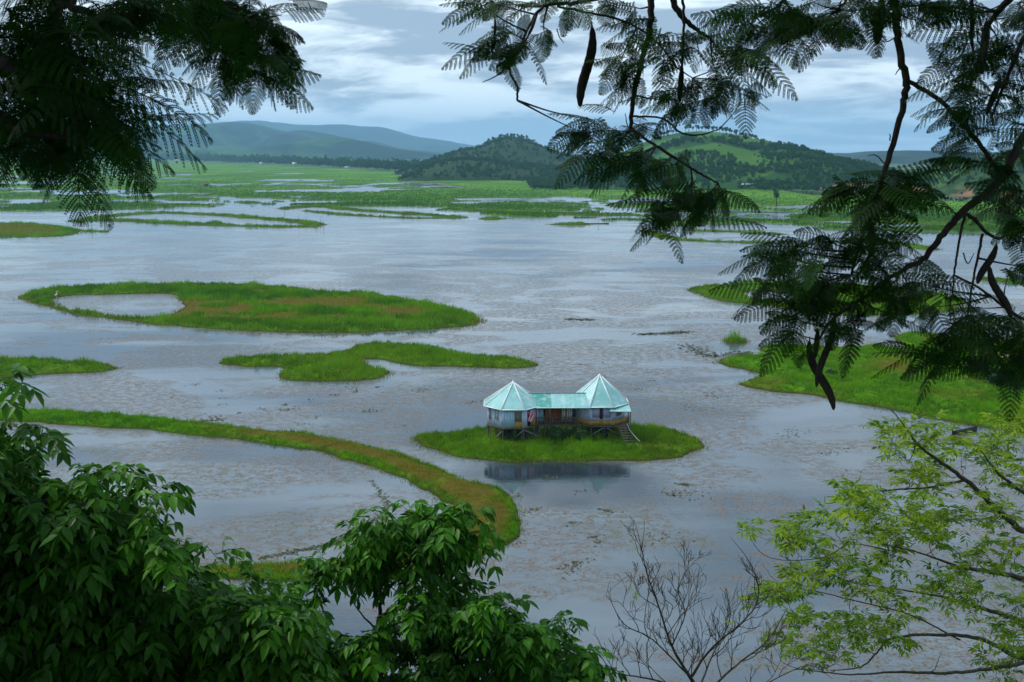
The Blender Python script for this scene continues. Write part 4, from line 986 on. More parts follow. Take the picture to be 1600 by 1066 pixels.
def cluster(tips, nf, L, az0=None, spread=3.14, el=(-.95, .25), seed=0):
    r = np.random.default_rng(seed); P0 = []; P1 = []
    for i, t in enumerate(tips):
        k = nf if np.isscalar(nf) else nf[i]
        a0 = r.uniform(0, 2 * pi) if az0 is None else az0[i]
        for j in range(k):
            az = a0 + r.uniform(-spread, spread); e = r.uniform(*el); l = L * r.uniform(.65, 1.2)
            d = np.array([cos(az) * cos(e), sin(az) * cos(e), sin(e)]); p = t + d * .02 - d * r.uniform(0, .05)
            P0.append(p); P1.append(p + d * l)
    return np.array(P0), np.array(P1)
M_frond = leaf_mat('feathery_leaves', (.006, .030, .004), (.026, .105, .008), None, .6, .30, .12)
M_bark_d = bark_mat('flame_tree_bark', (.050, .040, .034), (.025, .020, .018), 40)
M_pod = bark_mat('pod_skin', (.034, .024, .018), (.016, .011, .009), 60, .6)

def limb(mb, pts, reg):
    """pts: (px, py, dist, radius) or world tuples marked with 'w'"""
    A = []
    for p in pts:
        if p[0] == 'w': A.append([p[1], p[2], p[3], p[4]])
        else: q = W(p[0], p[1], p[2]); A.append([q[0], q[1], q[2], p[3]])
    A = spline(A, 7); n = len(A)
    jit = (np.random.default_rng(int(abs(A[0, 0] * 100)) + n).normal(0, 1, (n, 3))) * (A[:, 3:4] * .22); jit[0] = 0; jit[-1] = 0
    P = A[:, :3] + jit; mb.tube(P, np.maximum(A[:, 3], .0015), 9 if A[:, 3].max() > .02 else 6)
    reg.append(np.column_stack([P, A[:, 3]])); return P
def link(mb, tips, reg, r=.004, sag=-.06, rmax=.9):
    R = np.vstack(reg)
    for t in tips:
        d = np.linalg.norm(R[:, :3] - t, axis=1) + R[:, 3] * 0
        j = int(np.argmin(d)); b = R[j, :3]
        if d[j] > rmax * 3: continue
        m = (b + t) / 2 + np.array([random.uniform(-.05, .05), random.uniform(-.05, .05), sag + .04]) * min(1, d[j])
        rr = min(r * (1 + d[j] * 1.5), R[j, 3] * .8 + .001); mb.tube(spline([b, m, t], 4), np.linspace(rr, .0018, 9), 5)
def pod(root, px0, py0, px1, py1, dist, w, bend=.06, label=None):
    a = W(px0, py0, dist); b = W(px1, py1, dist + random.uniform(-.1, .1)); L = np.linalg.norm(b - a); d = (b - a) / L
    side = norm(np.cross(d, [0, 1, 0])); n = 34; t = np.linspace(0, 1, n)
    P = a + (b - a) * t[:, None] + side * (np.sin(pi * t * 1.6 + .3) * bend * L)[:, None] + np.array([0, 1, 0]) * (np.sin(3 * t) * .03 * L)[:, None]
    R = np.interp(t, [0, .04, .1, .3, .7, .88, .97, 1], [.09, .10, .55, .95, 1, .8, .45, .08]) * w * .85 * (1 + .035 * np.sin(t * 60))
    mb = MB(); mb.tube(P, R, 10); V = mb.V[0].reshape(-1, 3); c = np.repeat(P, 10, 0); c = np.vstack([c, P[:1], P[-1:]])
    V[:, 1] = c[:, 1] + (V[:, 1] - c[:, 1]) * .45; mb.V[0] = V
    return mb.build('seed_pod', M_pod, root, True)
def canopy(cx, cy, rx, ry, z0, z1, n, seed, yfree):
    r = np.random.default_rng(seed); P = []
    while len(P) < n:
        x, y = r.uniform(-1, 1, 2)
        if x * x + y * y > 1: continue
        z = r.uniform(z0, z1) - .5 * (x * x + y * y)
        X, Y = cx + x * rx, cy + y * ry
        if Y > .2 and z < CZ + .20 * Y + .75: continue
        P.append((X, Y, z))
    return np.array(P)

# ---------------- right tree
rt = empty('flame_tree', (4.8, 4.0, float(slope_z(np.array(4.8), np.array(4.0)))))
tag(rt, 'overhanging feathery leaved tree with long dark seed pods at the right', 'tree')
RO_ = np.array(rt.location)
def build_local(mb, name, mat, root, smooth=False):
    o = np.array(root.location); mb.V = [v - o for v in mb.V]; return mb.build(name, mat, root, smooth)
tk = MB(); reg = []
gz = RO_[2]
limb(tk, [('w', 4.8, 4.0, gz - .4, .34), ('w', 4.75, 4.05, gz + 1.5, .25), ('w', 4.6, 4.0, 30.5, .21), ('w', 4.5, 3.9, 32.5, .19), ('w', 4.6, 3.2, 34.2, .12), ('w', 5.4, 2.5, 35.4, .05)], [])
main = []
limb(tk, [('w', 4.6, 4.0, 31.4, .12), ('w', 3.8, 4.6, 31.9, .085), (1700, 90, 5.0, .055), (1630, 180, 5.0, .030), (1600, 212, 5.0, .024), (1562, 280, 5.0, .021), (1500, 335, 5.0, .018), (1468, 372, 5.0, .016), (1442, 405, 5.05, .014), (1400, 428, 5.1, .011), (1350, 465, 5.2, .011), (1300, 500, 5.25, .008), (1272, 545, 5.3, .005)], reg)
limb(tk, [('w', 4.5, 3.9, 32.6, .10), ('w', 3.2, 4.6, 33.1, .07), ('w', 2.2, 5.0, 32.75, .04), (1385, -70, 5.2, .024), (1397, 0, 5.2, .020), (1402, 60, 5.2, .018), (1415, 125, 5.2, .018), (1411, 165, 5.2, .016), (1388, 250, 5.2, .014), (1365, 320, 5.2, .012), (1342, 385, 5.2, .009), (1330, 430, 5.2, .006)], reg)
limb(tk, [(1415, 125, 5.2, .011), (1462, 152, 5.15, .011), (1502, 190, 5.1, .011), (1545, 245, 5.05, .011), (1566, 275, 5.0, .010)], reg)
limb(tk, [('w', 4.5, 3.9, 32.9, .10), ('w', 2.8, 5.0, 33.7, .07), ('w', 1.5, 5.6, 33.3, .04), (1035, -70, 5.6, .025), (1020, 0, 5.6, .019), (1012, 60, 5.6, .016), (998, 112, 5.6, .014), (989, 155, 5.6, .013), (985, 205, 5.6, .010)], reg)
limb(tk, [(985, 200, 5.6, .009), (1020, 225, 5.55, .008), (1060, 250, 5.5, .008), (1095, 272, 5.5, .006), (1122, 286, 5.5, .004)], reg)
limb(tk, [(1080, 262, 5.5, .005), (1081, 280, 5.5, .005), (1080, 305, 5.5, .005)], reg)
limb(tk, [(987, 182, 5.6, .006), (1030, 184, 5.5, .005), (1048, 194, 5.5, .005), (1065, 208, 5.5, .005), (1092, 211, 5.45, .004), (1124, 202, 5.4, .003)], reg)
limb(tk, [(1030, -60, 5.5, .02), (1045, -10, 5.6, .018), (1062, 20, 5.6, .016), (1082, 42, 5.6, .012), (1110, 60, 5.6, .006)], reg)
limb(tk, [(1045, -40, 5.4, .012), (960, -8, 5.4, .010), (900, 4, 5.4, .010), (850, 10, 5.4, .009), (825, 45, 5.35, .007), (812, 75, 5.3, .006), (785, 112, 5.3, .004), (754, 129, 5.3, .002)], reg)
limb(tk, [(838, 25, 5.35, .006), (822, 62, 5.3, .005), (800, 88, 5.3, .005)], reg)
limb(tk, [(795, 92, 5.3, .004), (798, 116, 5.3, .006), (808, 135, 5.3, .006), (808, 157, 5.3, .006)], reg)
limb(tk, [(870, 10, 5.4, .006), (930, 22, 5.4, .006), (965, 30, 5.4, .006), (1000, 46, 5.4, .005), (1030, 70, 5.4, .005), (1058, 105, 5.4, .004), (1082, 122, 5.4, .003)], reg)
limb(tk, [(1067, -10, 5.4, .008), (1068, 40, 5.4, .007), (1066, 90, 5.4, .007), (1062, 128, 5.4, .006)], reg)
limb(tk, [(1500, 333, 5.0, .010), (1520, 340, 5.0, .009), (1540, 362, 5.0, .008), (1565, 372, 5.0, .007), (1580, 340, 5.0, .005)], reg)
limb(tk, [(1508, 334, 5.0, .008), (1500, 370, 4.95, .006), (1492, 420, 4.95, .005), (1488, 460, 4.95, .003)], reg)
limb(tk, [(1536, 365, 5.0, .007), (1526, 410, 5.0, .006), (1518, 450, 5.0, .005), (1512, 492, 5.0, .004)], reg)
limb(tk, [(1490, 430, 4.95, .005), (1530, 450, 5.1, .006), (1570, 480, 5.3, .008), (1610, 500, 5.4, .010), (1680, 480, 5.2, .02), ('w', 3.6, 4.6, 31.2, .05), ('w', 4.6, 4.0, 31.0, .09)], reg)
limb(tk, [(1515, 475, 5.0, .003), (1540, 500, 5.1, .004), (1572, 512, 5.2, .006), (1600, 520, 5.3, .008), (1640, 510, 5.3, .012)], reg)
limb(tk, [(1640, -60, 4.8, .03), (1585, -10, 4.9, .020), (1550, 30, 5.0, .012), (1530, 90, 5.0, .008), (1515, 140, 5.0, .005)], reg)
limb(tk, [(1600, 60, 4.9, .012), (1570, 130, 5.0, .008), (1550, 180, 5.0, .005)], reg)
limb(tk, [(1250, -80, 5.4, .022), (1240, -20, 5.4, .014), (1215, 10, 5.4, .008), (1180, 25, 5.4, .005)], reg)
limb(tk, [(1385, -70, 5.2, .014), (1340, -20, 5.3, .010), (1310, 15, 5.3, .006)], reg)
for a, b, c, d in (((1388, 262), (1370, 244), (1356, 243), 5.2), ((1402, 22), (1418, 28), (1433, 33), 5.2), ((1397, 60), (1386, 65), (1378, 58), 5.2), ((1407, 105), (1402, 112), (1399, 117), 5.2), ((1390, 220), (1391, 213), (1390, 209), 5.2), ((1430, 130), (1440, 128), (1444, 127), 5.2), ((1500, 190), (1510, 180), (1514, 182), 5.1), ((982, 200), (979, 190), (977, 177), 5.6), ((870, 45), (874, 58), (881, 67), 5.35), ((1505, 395), (1512, 412), (1522, 396), 5.0), ((1495, 335), (1475, 322), (1460, 324), 5.0), ((1475, 322), (1468, 329), (1462, 331), 5.0)):
    limb(tk, [(*a, d, .0035), (*b, d, .0028), (*c, d, .0018)], [])
# the big limbs above the picture that carry the crown
over = []
for (x, y, z) in [(2.5, 1, 34.2), (0.5, 2, 34.3), (1, 5, 34.2), (3.5, 6.5, 34.2), (6.5, 5.5, 34.4), (7, 2, 34.5), (4.5, -1.5, 34.5), (1.5, -1.5, 34.3)]:
    limb(tk, [('w', 4.5, 3.7, 33.0, .09), ('w', (x + 4.5) / 2, (y + 3.7) / 2, 34.0, .06), ('w', x, y, z + .2, .02)], over)
tipsR = [(770,2),(800,8),(835,12),(865,0),(900,2),(945,2),(990,12),(1015,30),(800,50),(822,62),(790,92),(778,62),(848,55),(760,15),(810,75),
(985,72),(1012,100),(1035,92),(965,95),(1045,60),(1000,118),(1090,50),(1120,55),(1155,70),(1085,80),(1135,95),(1170,80),
(1090,125),(1125,128),(1150,128),(1072,160),(1050,155),(1110,148),(1078,140),(1160,145),
(935,190),(952,208),(985,212),(925,228),(1002,238),(1012,262),(945,238),(1035,262),(985,240),(960,225),(1050,255),(905,205),(1000,200),
(1060,300),(1088,290),(1115,300),(1062,330),(1122,312),(1092,330),(1035,318),(1078,310),(1045,345),(1140,305),
(1165,10),(1195,15),(1225,20),(1255,18),(1290,22),(1330,25),(1235,48),(1300,48),(1345,12),(1180,35),(1205,0),(1270,5),(1315,5),(1355,30),(1265,45),(1210,40),(1285,35),(1330,0),
(1445,3),(1472,5),(1425,0),(1460,12),(1495,0),
(1485,98),(1502,130),(1522,85),(1552,60),(1582,30),(1572,100),(1542,150),(1592,160),(1503,168),(1562,182),(1582,70),(1600,120),(1592,10),(1540,20),(1528,50),(1560,130),(1600,40),(1575,150),(1605,80),(1520,110),
(1392,268),(1362,288),(1342,300),(1422,272),(1382,308),(1402,298),(1350,318),(1330,290),(1378,285),(1408,320),
(1522,212),(1552,200),(1582,270),(1572,310),(1592,340),(1535,258),(1600,300),(1600,240),(1560,330),(1590,380),(1605,420),(1580,430),
(1265,380),(1302,378),(1342,388),(1382,398),(1225,388),(1245,418),(1302,428),(1352,430),(1402,430),(1442,448),(1225,468),(1272,460),(1332,478),(1402,468),(1452,482),(1252,500),(1335,512),(1198,395),(1320,400),(1365,410),(1290,445),(1375,450),(1425,462),(1310,460),(1262,440),(1350,380),(1240,520),(1290,490),(1360,490),(1200,440),(1420,400),(1470,470),(1280,400),(1400,500),(1330,360),(1385,365),
(1475,560),(1502,532),(1542,500),(1482,512),(1442,545),(1522,560),(1562,522),(1592,520),(1592,560),(1562,560),(1460,525),(1510,500),(1545,540),(1525,520),(1580,490),(1600,545),(1575,585),(1530,480)]
rr = np.random.default_rng(11)
def dep(px, py): return 5.55 if px < 1160 else 5.1
TR = np.array([W(px + rr.uniform(-6, 6), py + rr.uniform(-6, 6), dep(px, py) + rr.uniform(-.45, .45)) for px, py in tipsR])
link(tk, TR, reg)
build_local(tk, 'trunk', M_bark_d, rt, True)
az = []
for (px, py) in tipsR: az.append(pi if px < 1120 else (pi + .4 if px < 1330 and py > 300 else rr.uniform(0, 6.28)))
P0, P1 = cluster(TR, 5, .27, az, 2.0, (-.85, .2), 5)
# leaves with a known place at the edge of the silhouette
EX = [(930,200,872,245),(925,235,870,262),(960,175,905,165),(985,240,1010,300),(1090,330,1040,375),(1100,340,1195,355),(1040,340,1010,380),(1115,300,1185,330),(1060,140,1195,150),(1050,120,1000,60),(1100,60,1195,120),(1090,100,1150,60),
(980,90,930,100),(985,100,970,135),(790,60,745,95),(800,40,745,65),(790,95,780,115),(850,55,870,70),(770,0,758,30),(820,20,815,55),(890,10,880,55),
(1300,40,1250,110),(1280,50,1240,105),(1320,30,1345,75),(1260,50,1195,95),(1440,0,1480,30),(1500,140,1425,180),(1510,90,1450,70),(1490,120,1455,75),
(1380,300,1310,330),(1400,280,1465,265),(1400,290,1445,330),(1350,340,1305,275),(1400,310,1430,345),
(1250,380,1160,365),(1240,400,1165,400),(1240,410,1165,420),(1250,430,1190,480),(1270,440,1200,470),(1250,490,1190,520),(1240,510,1190,585),(1300,520,1250,560),(1330,500,1380,515),(1310,500,1330,540),(1300,500,1300,545),(1440,440,1520,450),
(1480,560,1360,552),(1490,560,1410,590),(1500,570,1450,590),(1530,560,1570,570),(1590,560,1560,600),(1470,480,1440,520),(1400,470,1420,490),(1220,390,1160,400),(1560,200,1470,215),(1540,230,1480,250),(1590,200,1600,260),(1440,375,1390,330),(1330,385,1400,345),(1230,470,1187,470)]
e0 = []; e1 = []
for a, b, c, d in EX:
    z_ = dep(a, b) + rr.uniform(-.25, .25); e0.append(W(a, b, z_)); e1.append(W(c, d, z_ + rr.uniform(-.12, .12)))
P0 = np.vstack([P0, e0]); P1 = np.vstack([P1, e1]); n = len(P0)
ncl = n - len(EX); lv = MB(); v, q, ti, P = fronds(P0, P1, rr.uniform(.05, .16, n), rr.normal(0, .8, n), 12, .060, 7, .0078, .35, 2, 1.9); lv.add(v, Q=q, tint=ti); stems(lv, P)
cp = canopy(4.0, 2.2, 5.0, 4.8, 33.2, 35.4, 1300, 4, 0); P0, P1 = cluster(cp, 2, .55, None, 3.14, (-.7, .3), 8); n = len(P0)
v, q, ti, P = fronds(P0, P1, rr.uniform(.05, .15, n), rr.normal(0, .3, n), 12, .13, 2, .020, .3, 3, 1.3); lv.add(v, Q=q, tint=ti)
build_local(lv, 'foliage', M_frond, rt)
def pods(root, L):
    for p in L:
        o = pod(root, *p); 
        me = o.data; loc_ = np.array(root.location, np.float32); co_ = np.zeros(len(me.vertices) * 3, np.float32); me.vertices.foreach_get('co', co_); co_ = co_.reshape(-1, 3) - loc_; me.vertices.foreach_set('co', co_.ravel())
pods(rt, [(922,34,912,168,5.5,.031,.05),(772,20,774,76,5.3,.008,.02),(1377,-6,1372,70,5.2,.030,.02),(1514,-20,1524,82,5.0,.012,.03),(1541,28,1536,116,5.0,.026,.02),(1563,118,1544,180,5.0,.018,.03),(1361,340,1363,402,5.1,.024,.0),(1274,430,1272,490,5.2,.012,.02),(1303,488,1280,606,5.2,.022,.04),(1268,525,1296,643,5.3,.026,-.07),(1277,512,1275,560,5.2,.017,.02),(1557,378,1530,445,5.0,.022,.05),(1548,410,1576,500,5.05,.023,-.06),(1066,100,1062,160,5.4,.018,.0),(1395,455,1388,494,5.2,.012,.02),(1340,482,1343,500,5.2,.010,.0)])

# ---------------- left tree, nearer to the viewer
lt = empty('flame_tree', (-3.4, 1.4, float(slope_z(np.array(-3.4), np.array(1.4))))); tag(lt, 'dark feathery tree close to the viewer hanging in from the upper left', 'tree')
tk = MB(); reg = []; gz = lt.location[2]
limb(tk, [('w', -3.4, 1.4, gz - .4, .30), ('w', -3.35, 1.5, gz + 1.3, .20), ('w', -3.3, 1.5, 31.6, .16), ('w', -3.5, 1.2, 33.2, .11), ('w', -3.9, .6, 34.6, .04)], [])
limb(tk, [('w', -3.3, 1.5, 31.3, .09), ('w', -2.4, 2.4, 31.9, .05), (-60, 60, 2.9, .030), (0, 100, 2.9, .022), (60, 130, 2.9, .016), (115, 160, 2.85, .010), (120, 230, 2.85, .003)], reg)
limb(tk, [('w', -2.4, 2.4, 31.9, .04), (-60, 150, 2.8, .02), (20, 200, 2.8, .012), (100, 215, 2.8, .008), (160, 210, 2.8, .004)], reg)
limb(tk, [('w', -3.3, 1.5, 32.0, .09), ('w', -2.6, 3.0, 32.6, .05), (40, -60, 3.3, .030), (90, 0, 3.2, .02), (72, 60, 3.1, .018), (62, 130, 3.0, .012)], reg)
limb(tk, [('w', -2.6, 3.0, 32.6, .05), ('w', -1.9, 4.0, 32.7, .04), (260, -60, 4.4, .026), (300, -20, 4.4, .018), (350, 5, 4.4, .012), (400, 25, 4.4, .008), (430, 60, 4.4, .004)], reg)
limb(tk, [(90, 0, 3.2, .014), (150, 25, 3.2, .010), (210, 40, 3.2, .006), (240, 55, 3.2, .003)], reg)
tl = [(x, y) for x, y in [(10,20),(50,10),(10,60),(45,50),(15,100),(60,90),(10,140),(50,140),(20,180),(70,180),(10,215),(50,215),(90,210),(110,180),(130,200),(100,140),(90,100),(120,90),(140,120),(120,60),(150,80),(90,40),(170,100),(130,150),(160,160),(170,190),(30,235),(80,230),(130,225),(160,215),(0,160),(0,40),(100,10),(180,130),(70,60),(40,160),(40,110),(90,160),(120,120)]]
TL = np.array([W(x + rr.uniform(-8, 8), y + rr.uniform(-8, 8), rr.uniform(2.6, 3.3)) for x, y in tl])
tl2 = [(250,0),(280,5),(310,0),(335,10),(360,20),(380,10),(400,30),(420,40),(440,20),(370,50),(400,60),(430,70),(350,40),(380,80),(410,90),(440,95),(320,30),(395,110),(425,115),(360,70),(450,50),(300,15),(345,0),(415,5)]
TL2 = np.array([W(x + rr.uniform(-5, 5), y + rr.uniform(-5, 5), rr.uniform(4.0, 4.7)) for x, y in tl2])
tl3 = [(150,10),(190,30),(220,40),(200,0),(170,40),(240,30),(215,15)]
TL3 = np.array([W(x, y, rr.uniform(3.0, 3.5)) for x, y in tl3])
link(tk, TL, reg, .004); link(tk, TL2, reg, .004); link(tk, TL3, reg, .004)
build_local(tk, 'trunk', M_bark_d, lt, True)
lv = MB()
P0, P1 = cluster(TL, 4, .25, None, 3.14, (-.9, .2), 15)
P0b, P1b = cluster(TL3, 5, .22, None, 3.14, (-.6, .2), 16)
EX = [(120,225,126,345,2.8,.0),(175,130,325,215,2.8,0),(165,150,316,258,2.75,0),(190,190,222,268,2.9,0),(150,200,215,250,2.7,0),(60,235,40,275,2.8,0),(120,230,170,350,2.85,.3),(110,240,70,310,2.8,-.3),(20,220,10,265,2.8,0),(190,90,350,165,3.3,0),(160,95,240,130,3.1,.2),(110,80,215,75,3.2,0),(160,215,200,265,2.9,0),(100,230,60,290,2.9,0)]
e0 = []; e1 = []
for a, b, c, d, z_, _ in EX: e0.append(W(a, b, z_)); e1.append(W(c, d, z_ + rr.uniform(-.08, .08)))
P0 = np.vstack([P0, P0b, e0]); P1 = np.vstack([P1, P1b, e1]); n = len(P0); roll = rr.normal(0, .5, n); roll[-len(EX):] = rr.normal(.5, .25, len(EX))
v, q, ti, P = fronds(P0, P1, rr.uniform(.05, .18, n), roll, 11, .078, 10, .0074, .45, 22, 1.6); lv.add(v, Q=q, tint=ti); stems(lv, P)
TL2 = TL2 - np.array([.06, 0, -.02]); P0, P1 = cluster(TL2, 5, .23, None, 3.14, (-1.2, .1), 17)
EX2 = [(440,20,505,15,4.4),(450,0,508,5,4.4),(430,40,470,60,4.4),(440,60,468,130,4.4),(430,90,458,165,4.4),(410,100,430,170,4.4),(350,90,340,175,4.5),(330,60,378,165,4.5),(290,20,248,115,4.4),(280,0,250,90,4.4),(310,30,300,110,4.5),(380,90,360,160,4.4),(430,60,465,105,4.4),(400,100,450,160,4.5),(300,20,262,60,4.4)]
e0 = []; e1 = []
for a, b, c, d, z_ in EX2: e0.append(W(a, b, z_)); e1.append(W(c, d, z_ + rr.uniform(-.1, .1)))
P0 = np.vstack([P0, e0]); P1 = np.vstack([P1, e1]); n = len(P0)
v, q, ti, P = fronds(P0, P1, rr.uniform(.04, .14, n), rr.normal(0, .6, n), 12, .066, 8, .0078, .45, 23, 1.9); lv.add(v, Q=q, tint=np.clip(ti + .25, 0, 1)); stems(lv, P)
cp = canopy(-4.0, 1.4, 4.4, 4.4, 33.0, 35.2, 1000, 9, 0); P0, P1 = cluster(cp, 2, .55, None, 3.14, (-.7, .3), 8); n = len(P0)
v, q, ti, P = fronds(P0, P1, rr.uniform(.05, .15, n), rr.normal(0, .3, n), 12, .13, 2, .020, .3, 3, 1.3); lv.add(v, Q=q, tint=ti)
build_local(lv, 'foliage', M_frond, lt)

# ------------------------------------------------------------------ broad leaved trees below
def compound(shoots, axes, nleaf, L, pairs, ll, lw, seed, droop=1.0, fall=.9, up=.5):
    """whorls of drooping pinnate leaves; returns vertices, triangles, tint"""
    r = np.random.default_rng(seed); S = len(shoots)
    A = norm(np.asarray(axes)); X_ = norm(np.cross(A, np.array([.3, .9, .1]))); Y_ = np.cross(A, X_)
    ph = (np.arange(nleaf) * 2.4)[None] + r.uniform(0, 6.28, (S, 1)) + r.normal(0, .25, (S, nleaf))
    tilt = r.uniform(.45, 1.35, (S, nleaf))
    D = norm(A[:, None] * np.cos(tilt)[..., None] + (X_[:, None] * np.cos(ph)[..., None] + Y_[:, None] * np.sin(ph)[..., None]) * np.sin(tilt)[..., None])
    D = D.reshape(-1, 3); n = len(D); base = np.repeat(np.asarray(shoots), nleaf, 0) + r.normal(0, L * .08, (n, 3)); Ln = L * r.uniform(.65, 1.2, n)
    k = pairs * 2 + 1
    tt = np.concatenate([np.repeat(np.linspace(.38, .92, pairs), 2), [1.0]])[None, :, None]
    sd = np.concatenate([np.tile([-1., 1.], pairs), [0.]])[None, :, None]
    C = base[:, None] + D[:, None] * (Ln[:, None, None] * tt) - UP * (droop * .55 * Ln[:, None, None] * tt ** 2)
    T = norm(D[:, None] - UP * (droop * 1.1 * tt)); Sx = norm(np.cross(T, UP + r.normal(0, .12, (n, 1, 3))))
    ldir = norm(Sx * sd * .95 + T * np.where(sd == 0, 1, .55) - UP * (fall * r.uniform(.35, 1.1, (n, k, 1))) + r.normal(0, .12, (n, k, 3)))
    N = norm(np.cross(np.cross(ldir, UP + r.normal(0, .35, (n, k, 3))), ldir)); B = np.cross(ldir, N)
    sz = (r.uniform(.6, 1.2, (n, 1, 1)) * np.where(tt < .5, .8, 1.0)) * ll; wd = sz * (lw / ll)
    def pt(a, b, c): return C + ldir * (a * sz) + B * (b * wd) + N * (c * sz) - UP * (a * a * .22 * sz * fall)
    V = np.stack([pt(0, 0, 0), pt(.32, -.48, .06), pt(.35, 0, -.02), pt(.32, .48, .06), pt(.68, -.36, .06), pt(.7, 0, -.02), pt(.68, .36, .06), pt(1.05, 0, -.02)], -2).reshape(-1, 8, 3)
    m = len(V); Tq = np.array([[0, 1, 2], [0, 2, 3], [1, 4, 2], [4, 5, 2], [2, 5, 3], [5, 6, 3], [4, 7, 5], [5, 7, 6]])
    T_ = (Tq[None] + (np.arange(m) * 8)[:, None, None]).reshape(-1, 3)
    tint = np.repeat(np.clip(np.repeat(r.uniform(0, .7, n), k) + r.uniform(-.1, .3, n * k), 0, 1), 8)
    return V.reshape(-1, 3), T_, tint, (base, D, Ln)
def rach(mb, info, droop, r0=.003, **at):
    b, D, L = info; t = np.linspace(0, 1, 4)[:, None]
    for i in range(len(b)): mb.tube(b[i] + D[i] * (L[i] * t) - UP * (droop * .55 * L[i] * t ** 2), [r0, r0 * .8, r0 * .6, r0 * .4], 3, False, **at)
def in_poly_px(poly, n, r):
    poly = np.array(poly, float); lo, hi = poly.min(0), poly.max(0); out = []
    while sum(map(len, out)) < n:
        q = r.uniform(lo, hi, (4000, 2)); out.append(q[poly_sd(q, poly) > 0])
    return np.concatenate(out)[:n]
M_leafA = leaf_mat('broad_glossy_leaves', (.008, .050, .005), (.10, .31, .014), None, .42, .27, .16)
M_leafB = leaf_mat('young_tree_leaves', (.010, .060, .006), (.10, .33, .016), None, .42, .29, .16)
M_barkB = bark_mat('slender_bark', (.07, .06, .05), (.035, .03, .026), 30)
def leafy(name, label, base, poly, nsh, d0, d1, seed, L, pairs, ll, lw, mat, trunkpts, nleaf=7, droop=.9, fall=.62, cat='tree', layers=None, extra=None, dfun=None, clump=0):
    r = np.random.default_rng(seed); root = empty(name, (base[0], base[1], float(slope_z(np.array(base[0]), np.array(base[1]))))); tag(root, label, cat)
    q = in_poly_px(poly, nsh, r); pp = np.array(poly, float); s = poly_sd(q, pp)
    if clump:
        cc = in_poly_px(poly, clump, r); j = np.argmin(((q[:, None] - cc[None]) ** 2).sum(-1), 1); q = q + (cc[j] - q) * r.uniform(.15, .55, (nsh, 1))
    f = r.random(nsh)
    if extra is not None: q = np.vstack([q, extra]); f = np.concatenate([f, r.uniform(.1, .5, len(extra))]); s = np.concatenate([s, np.full(len(extra), 5.)])
    dd = d0 + (d1 - d0) * f if dfun is None else dfun(q, f)
    P = W(q[:, 0], q[:, 1], dd)
    ctr = P.mean(0); ax = norm(norm(P - ctr - [0, .5, .0]) * .6 + UP * .9 + np.array([0, -.35, 0]) + r.normal(0, .25, P.shape))
    tk = MB(); reg = []
    limb(tk, [('w', base[0], base[1], root.location[2] - .4, trunkpts[0][3] * 1.3)] + list(trunkpts[0][4]), reg)
    for t in trunkpts[1:]: limb(tk, t, reg)
    sub = P[r.choice(len(P), min(len(P), 170), replace=False)]
    R = np.vstack(reg)
    # branch ends grow from the limbs in steps so that they fork
    order = np.argsort([np.min(np.linalg.norm(R[:, :3] - t, axis=1)) for t in sub])
    for j in order:
        t = sub[j]; R = np.vstack(reg); d = np.linalg.norm(R[:, :3] - t, axis=1) + 1.2 * np.maximum(0, R[:, 2] - t[2]); i = int(np.argmin(d)); b = R[i, :3]; ln = np.linalg.norm(t - b)
        if ln < .03: continue
        rad = min(max(.004, .006 * ln + .003), R[i, 3] * .85 + .001); m = b * .5 + t * .5 + np.array([0, 0, -.12 * ln]) + r.normal(0, .04 * ln, 3)
        C_ = spline([np.append(b, rad), np.append(m, rad * .75), np.append(t, .0025)], 4); tk.tube(C_[:, :3], C_[:, 3], 5); reg.append(C_)
    build_local(tk, 'trunk', M_barkB if name != 'lime_tree' else M_barkL, root, True)
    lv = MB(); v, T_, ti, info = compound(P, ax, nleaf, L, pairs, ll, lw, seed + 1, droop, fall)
    # outer and nearer shoots painted paler as lit tops, inner ones darker as shade
    lit_tips = sstep(45, 0, s) * .55 + sstep(.6, 0, dd - d0 - .2) * .15; ti = np.clip(ti * .30 + np.repeat(lit_tips * r.uniform(.3, 1.2, len(P)), nleaf * (pairs * 2 + 1) * 8), 0, 1); lv.add(v, T_, tint=ti); rach(lv, info, droop, .003 if L > .2 else .0018, tint=.5)
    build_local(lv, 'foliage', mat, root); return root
pA = [(-120,670),(0,690),(50,740),(110,775),(210,785),(230,820),(245,865),(315,895),(380,930),(430,955),(470,970),(470,1000),(520,1110),(-120,1110)]
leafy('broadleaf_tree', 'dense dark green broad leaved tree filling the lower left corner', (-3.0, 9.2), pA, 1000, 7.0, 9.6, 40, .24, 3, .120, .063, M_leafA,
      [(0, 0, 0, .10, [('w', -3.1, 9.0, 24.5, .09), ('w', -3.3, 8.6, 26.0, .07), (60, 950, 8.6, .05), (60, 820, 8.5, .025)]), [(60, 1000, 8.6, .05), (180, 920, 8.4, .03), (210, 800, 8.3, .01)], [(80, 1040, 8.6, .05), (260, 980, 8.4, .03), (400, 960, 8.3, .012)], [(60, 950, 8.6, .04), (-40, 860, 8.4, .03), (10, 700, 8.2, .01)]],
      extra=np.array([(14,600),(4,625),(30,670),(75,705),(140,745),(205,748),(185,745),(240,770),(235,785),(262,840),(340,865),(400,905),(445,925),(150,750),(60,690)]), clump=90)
pB = [(575,835),(610,815),(650,806),(700,815),(728,842),(722,880),(690,905),(620,915),(560,905),(548,870)]
pC = [(420,960),(475,985),(545,1010),(600,985),(620,945),(680,925),(740,925),(790,965),(830,990),(880,1012),(915,1040),(925,1110),(420,1110)]
